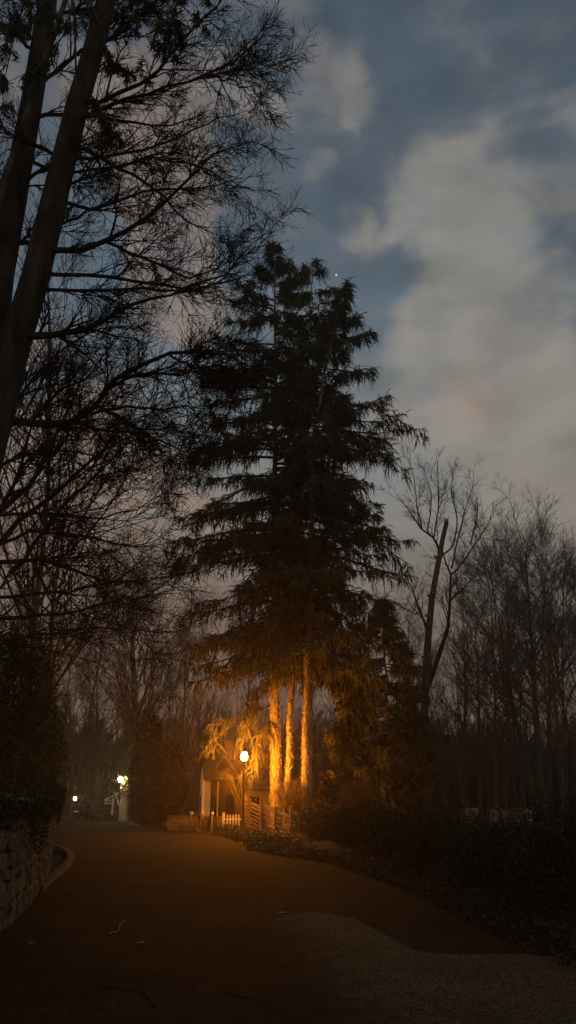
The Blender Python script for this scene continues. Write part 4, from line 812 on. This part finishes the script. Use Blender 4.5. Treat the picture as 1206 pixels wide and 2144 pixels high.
a = Acc(); a.box((cc[0]-.1, 84-2.13, .72), (.5, .03, .13)); part(a, 'licence_plate', M['plate'], t)
for sx2 in (-1, 1):
    a = Acc(); a.box((cc[0]+sx2*.68, 84-2.09, .84), (.26, .06, .14)); part(a, 'tail_light', mat('red_lens', (.25, .02, .01), rough=.2), t)
# ------------------------------------------------------------------ right background: low wall, distant lamp, distant houses
t = thing('low_white_wall', (P(1040, 1715, 58)[0], 58, 0), 'low pale wall section in the dark beyond the right hedge', 'wall')
a = Acc(); p0, p1 = P(1030, 1712, 60), P(1112, 1726, 52); p0[2] = p1[2] = .55; a.bar(p0, p1, 1.1, .2); part(a, 'render', mat('pale_render', (.30, .28, .22), (.42, .39, .32), 1.5), t)
a = Acc(); p0[2] = p1[2] = 1.13; a.bar(p0, p1, .08, .28); part(a, 'coping', M['stone'], t)
t = thing('low_white_wall', (P(988, 1705, 62)[0], 62, 0), 'short pale wall end left of the longer one beyond the right hedge', 'wall')
a = Acc(); p0, p1 = P(977, 1706, 62), P(999, 1708, 61); p0[2] = p1[2] = .6; a.bar(p0, p1, 1.2, .2); part(a, 'render', mat('pale_render_end', (.30, .28, .22), (.42, .39, .32), 1.5), t)
dl = P(974, 1620, 105); t = thing('distant_lamp', (dl[0], 105, 0), 'tiny white lamp glinting far inside the right hand wood', 'street lamp')
a = Acc(); a.lathe([(.07, 0), (.05, dl[2]-.15), (0, dl[2]-.14)], (dl[0], 105, 0), 8); part(a, 'post', M['black'], t); a = Acc(); a.lathe([(0, -.13), (.06, -.05), (.07, .03), (0, .07)], (dl[0], 105, dl[2]), 8); part(a, 'globe', emitter('white_lamp', (1, .93, .7), 60), t)
# star low above the double tip
sp = ray(704, 575); sp = sp/np.linalg.norm(sp)*3000
a = Acc(); th_ = np.linspace(0, math.pi, 7); a.lathe([(3.6*math.sin(k), -3.6*math.cos(k)) for k in th_], tuple(sp), 10)
tag(a.obj('bright_star', emitter('starlight', (1, .86, .62), .95)), 'single bright star right of the spruce tops', 'star')
# ------------------------------------------------------------------ litter on the road
def twig_obj(name, label, pts, r, m, cat):
    pl = resample([G(*p, .035) for p in pts], 16, .004); a = Acc(); a.tube(pl, np.full(16, r), 5); tag(a.obj(name, m), label, cat)
twig_obj('twig', 'thin pale bent twig lying on the lane at lower left', [(229, 1955), (240, 1951), (250, 1948), (250, 1938), (257, 1930), (262, 1928)], .005, M['litter'], 'twig')
def leaf_obj(label, px, py, s, ang):
    c = G(px, py, .03); v = [(-1, 0, 0), (-.5, -.4, .15), (.5, -.45, .12), (1, 0, .05), (.5, .45, .2), (-.5, .4, .22)]
    ca, sa = math.cos(ang), math.sin(ang); v = [(c[0]+s*(x*ca-y*sa), c[1]+s*(x*sa+y*ca), c[2]+s*z*.7) for x, y, z in v]
    a = Acc(); a.add(v+[(0, 0, 0)]*0, [(0, 1, 2, 3), (0, 3, 4, 5)]); tag(a.obj('dead_leaf', M['litter']), label, 'leaf')
leaf_obj('pale curled leaf in the middle of the lane', 590, 1911, .075, .1)
leaf_obj('small pale leaf beside the bent twig', 295, 1974-0, .06, .6)
leaf_obj('tiny pale scrap near the foot of the left wall', 66, 1974, .05, 1.1)
leaf_obj('pale leaf at the right verge of the lane', 883, 1862, .09, .3)
leaf_obj('pale flat scrap at the far edge by the gate pillar', 278, 1727, .5, .2)
# ------------------------------------------------------------------ volume added so the lamps get a halo, standing in for lens glare
GLOW_HAZE = 0.0010
if GLOW_HAZE:
    a = Acc(); a.box((0, 190, 34), (900, 480, 74)); hm = bpy.data.materials.new('glow_haze'); hm.use_nodes = True; t_ = hm.node_tree; t_.nodes.clear()
    o_ = t_.nodes.new('ShaderNodeOutputMaterial'); v_ = t_.nodes.new('ShaderNodeVolumePrincipled'); v_.inputs['Density'].default_value = GLOW_HAZE; v_.inputs['Color'].default_value = (.85, .76, .62, 1); v_.inputs['Anisotropy'].default_value = .8
    t_.links.new(v_.outputs[0], o_.inputs['Volume'])
    ho = a.obj('glow_haze', hm); ho['kind'] = 'stuff'; ho['label'] = 'thin misty volume added to give the lamps a glow'; ho['category'] = 'glow_haze'
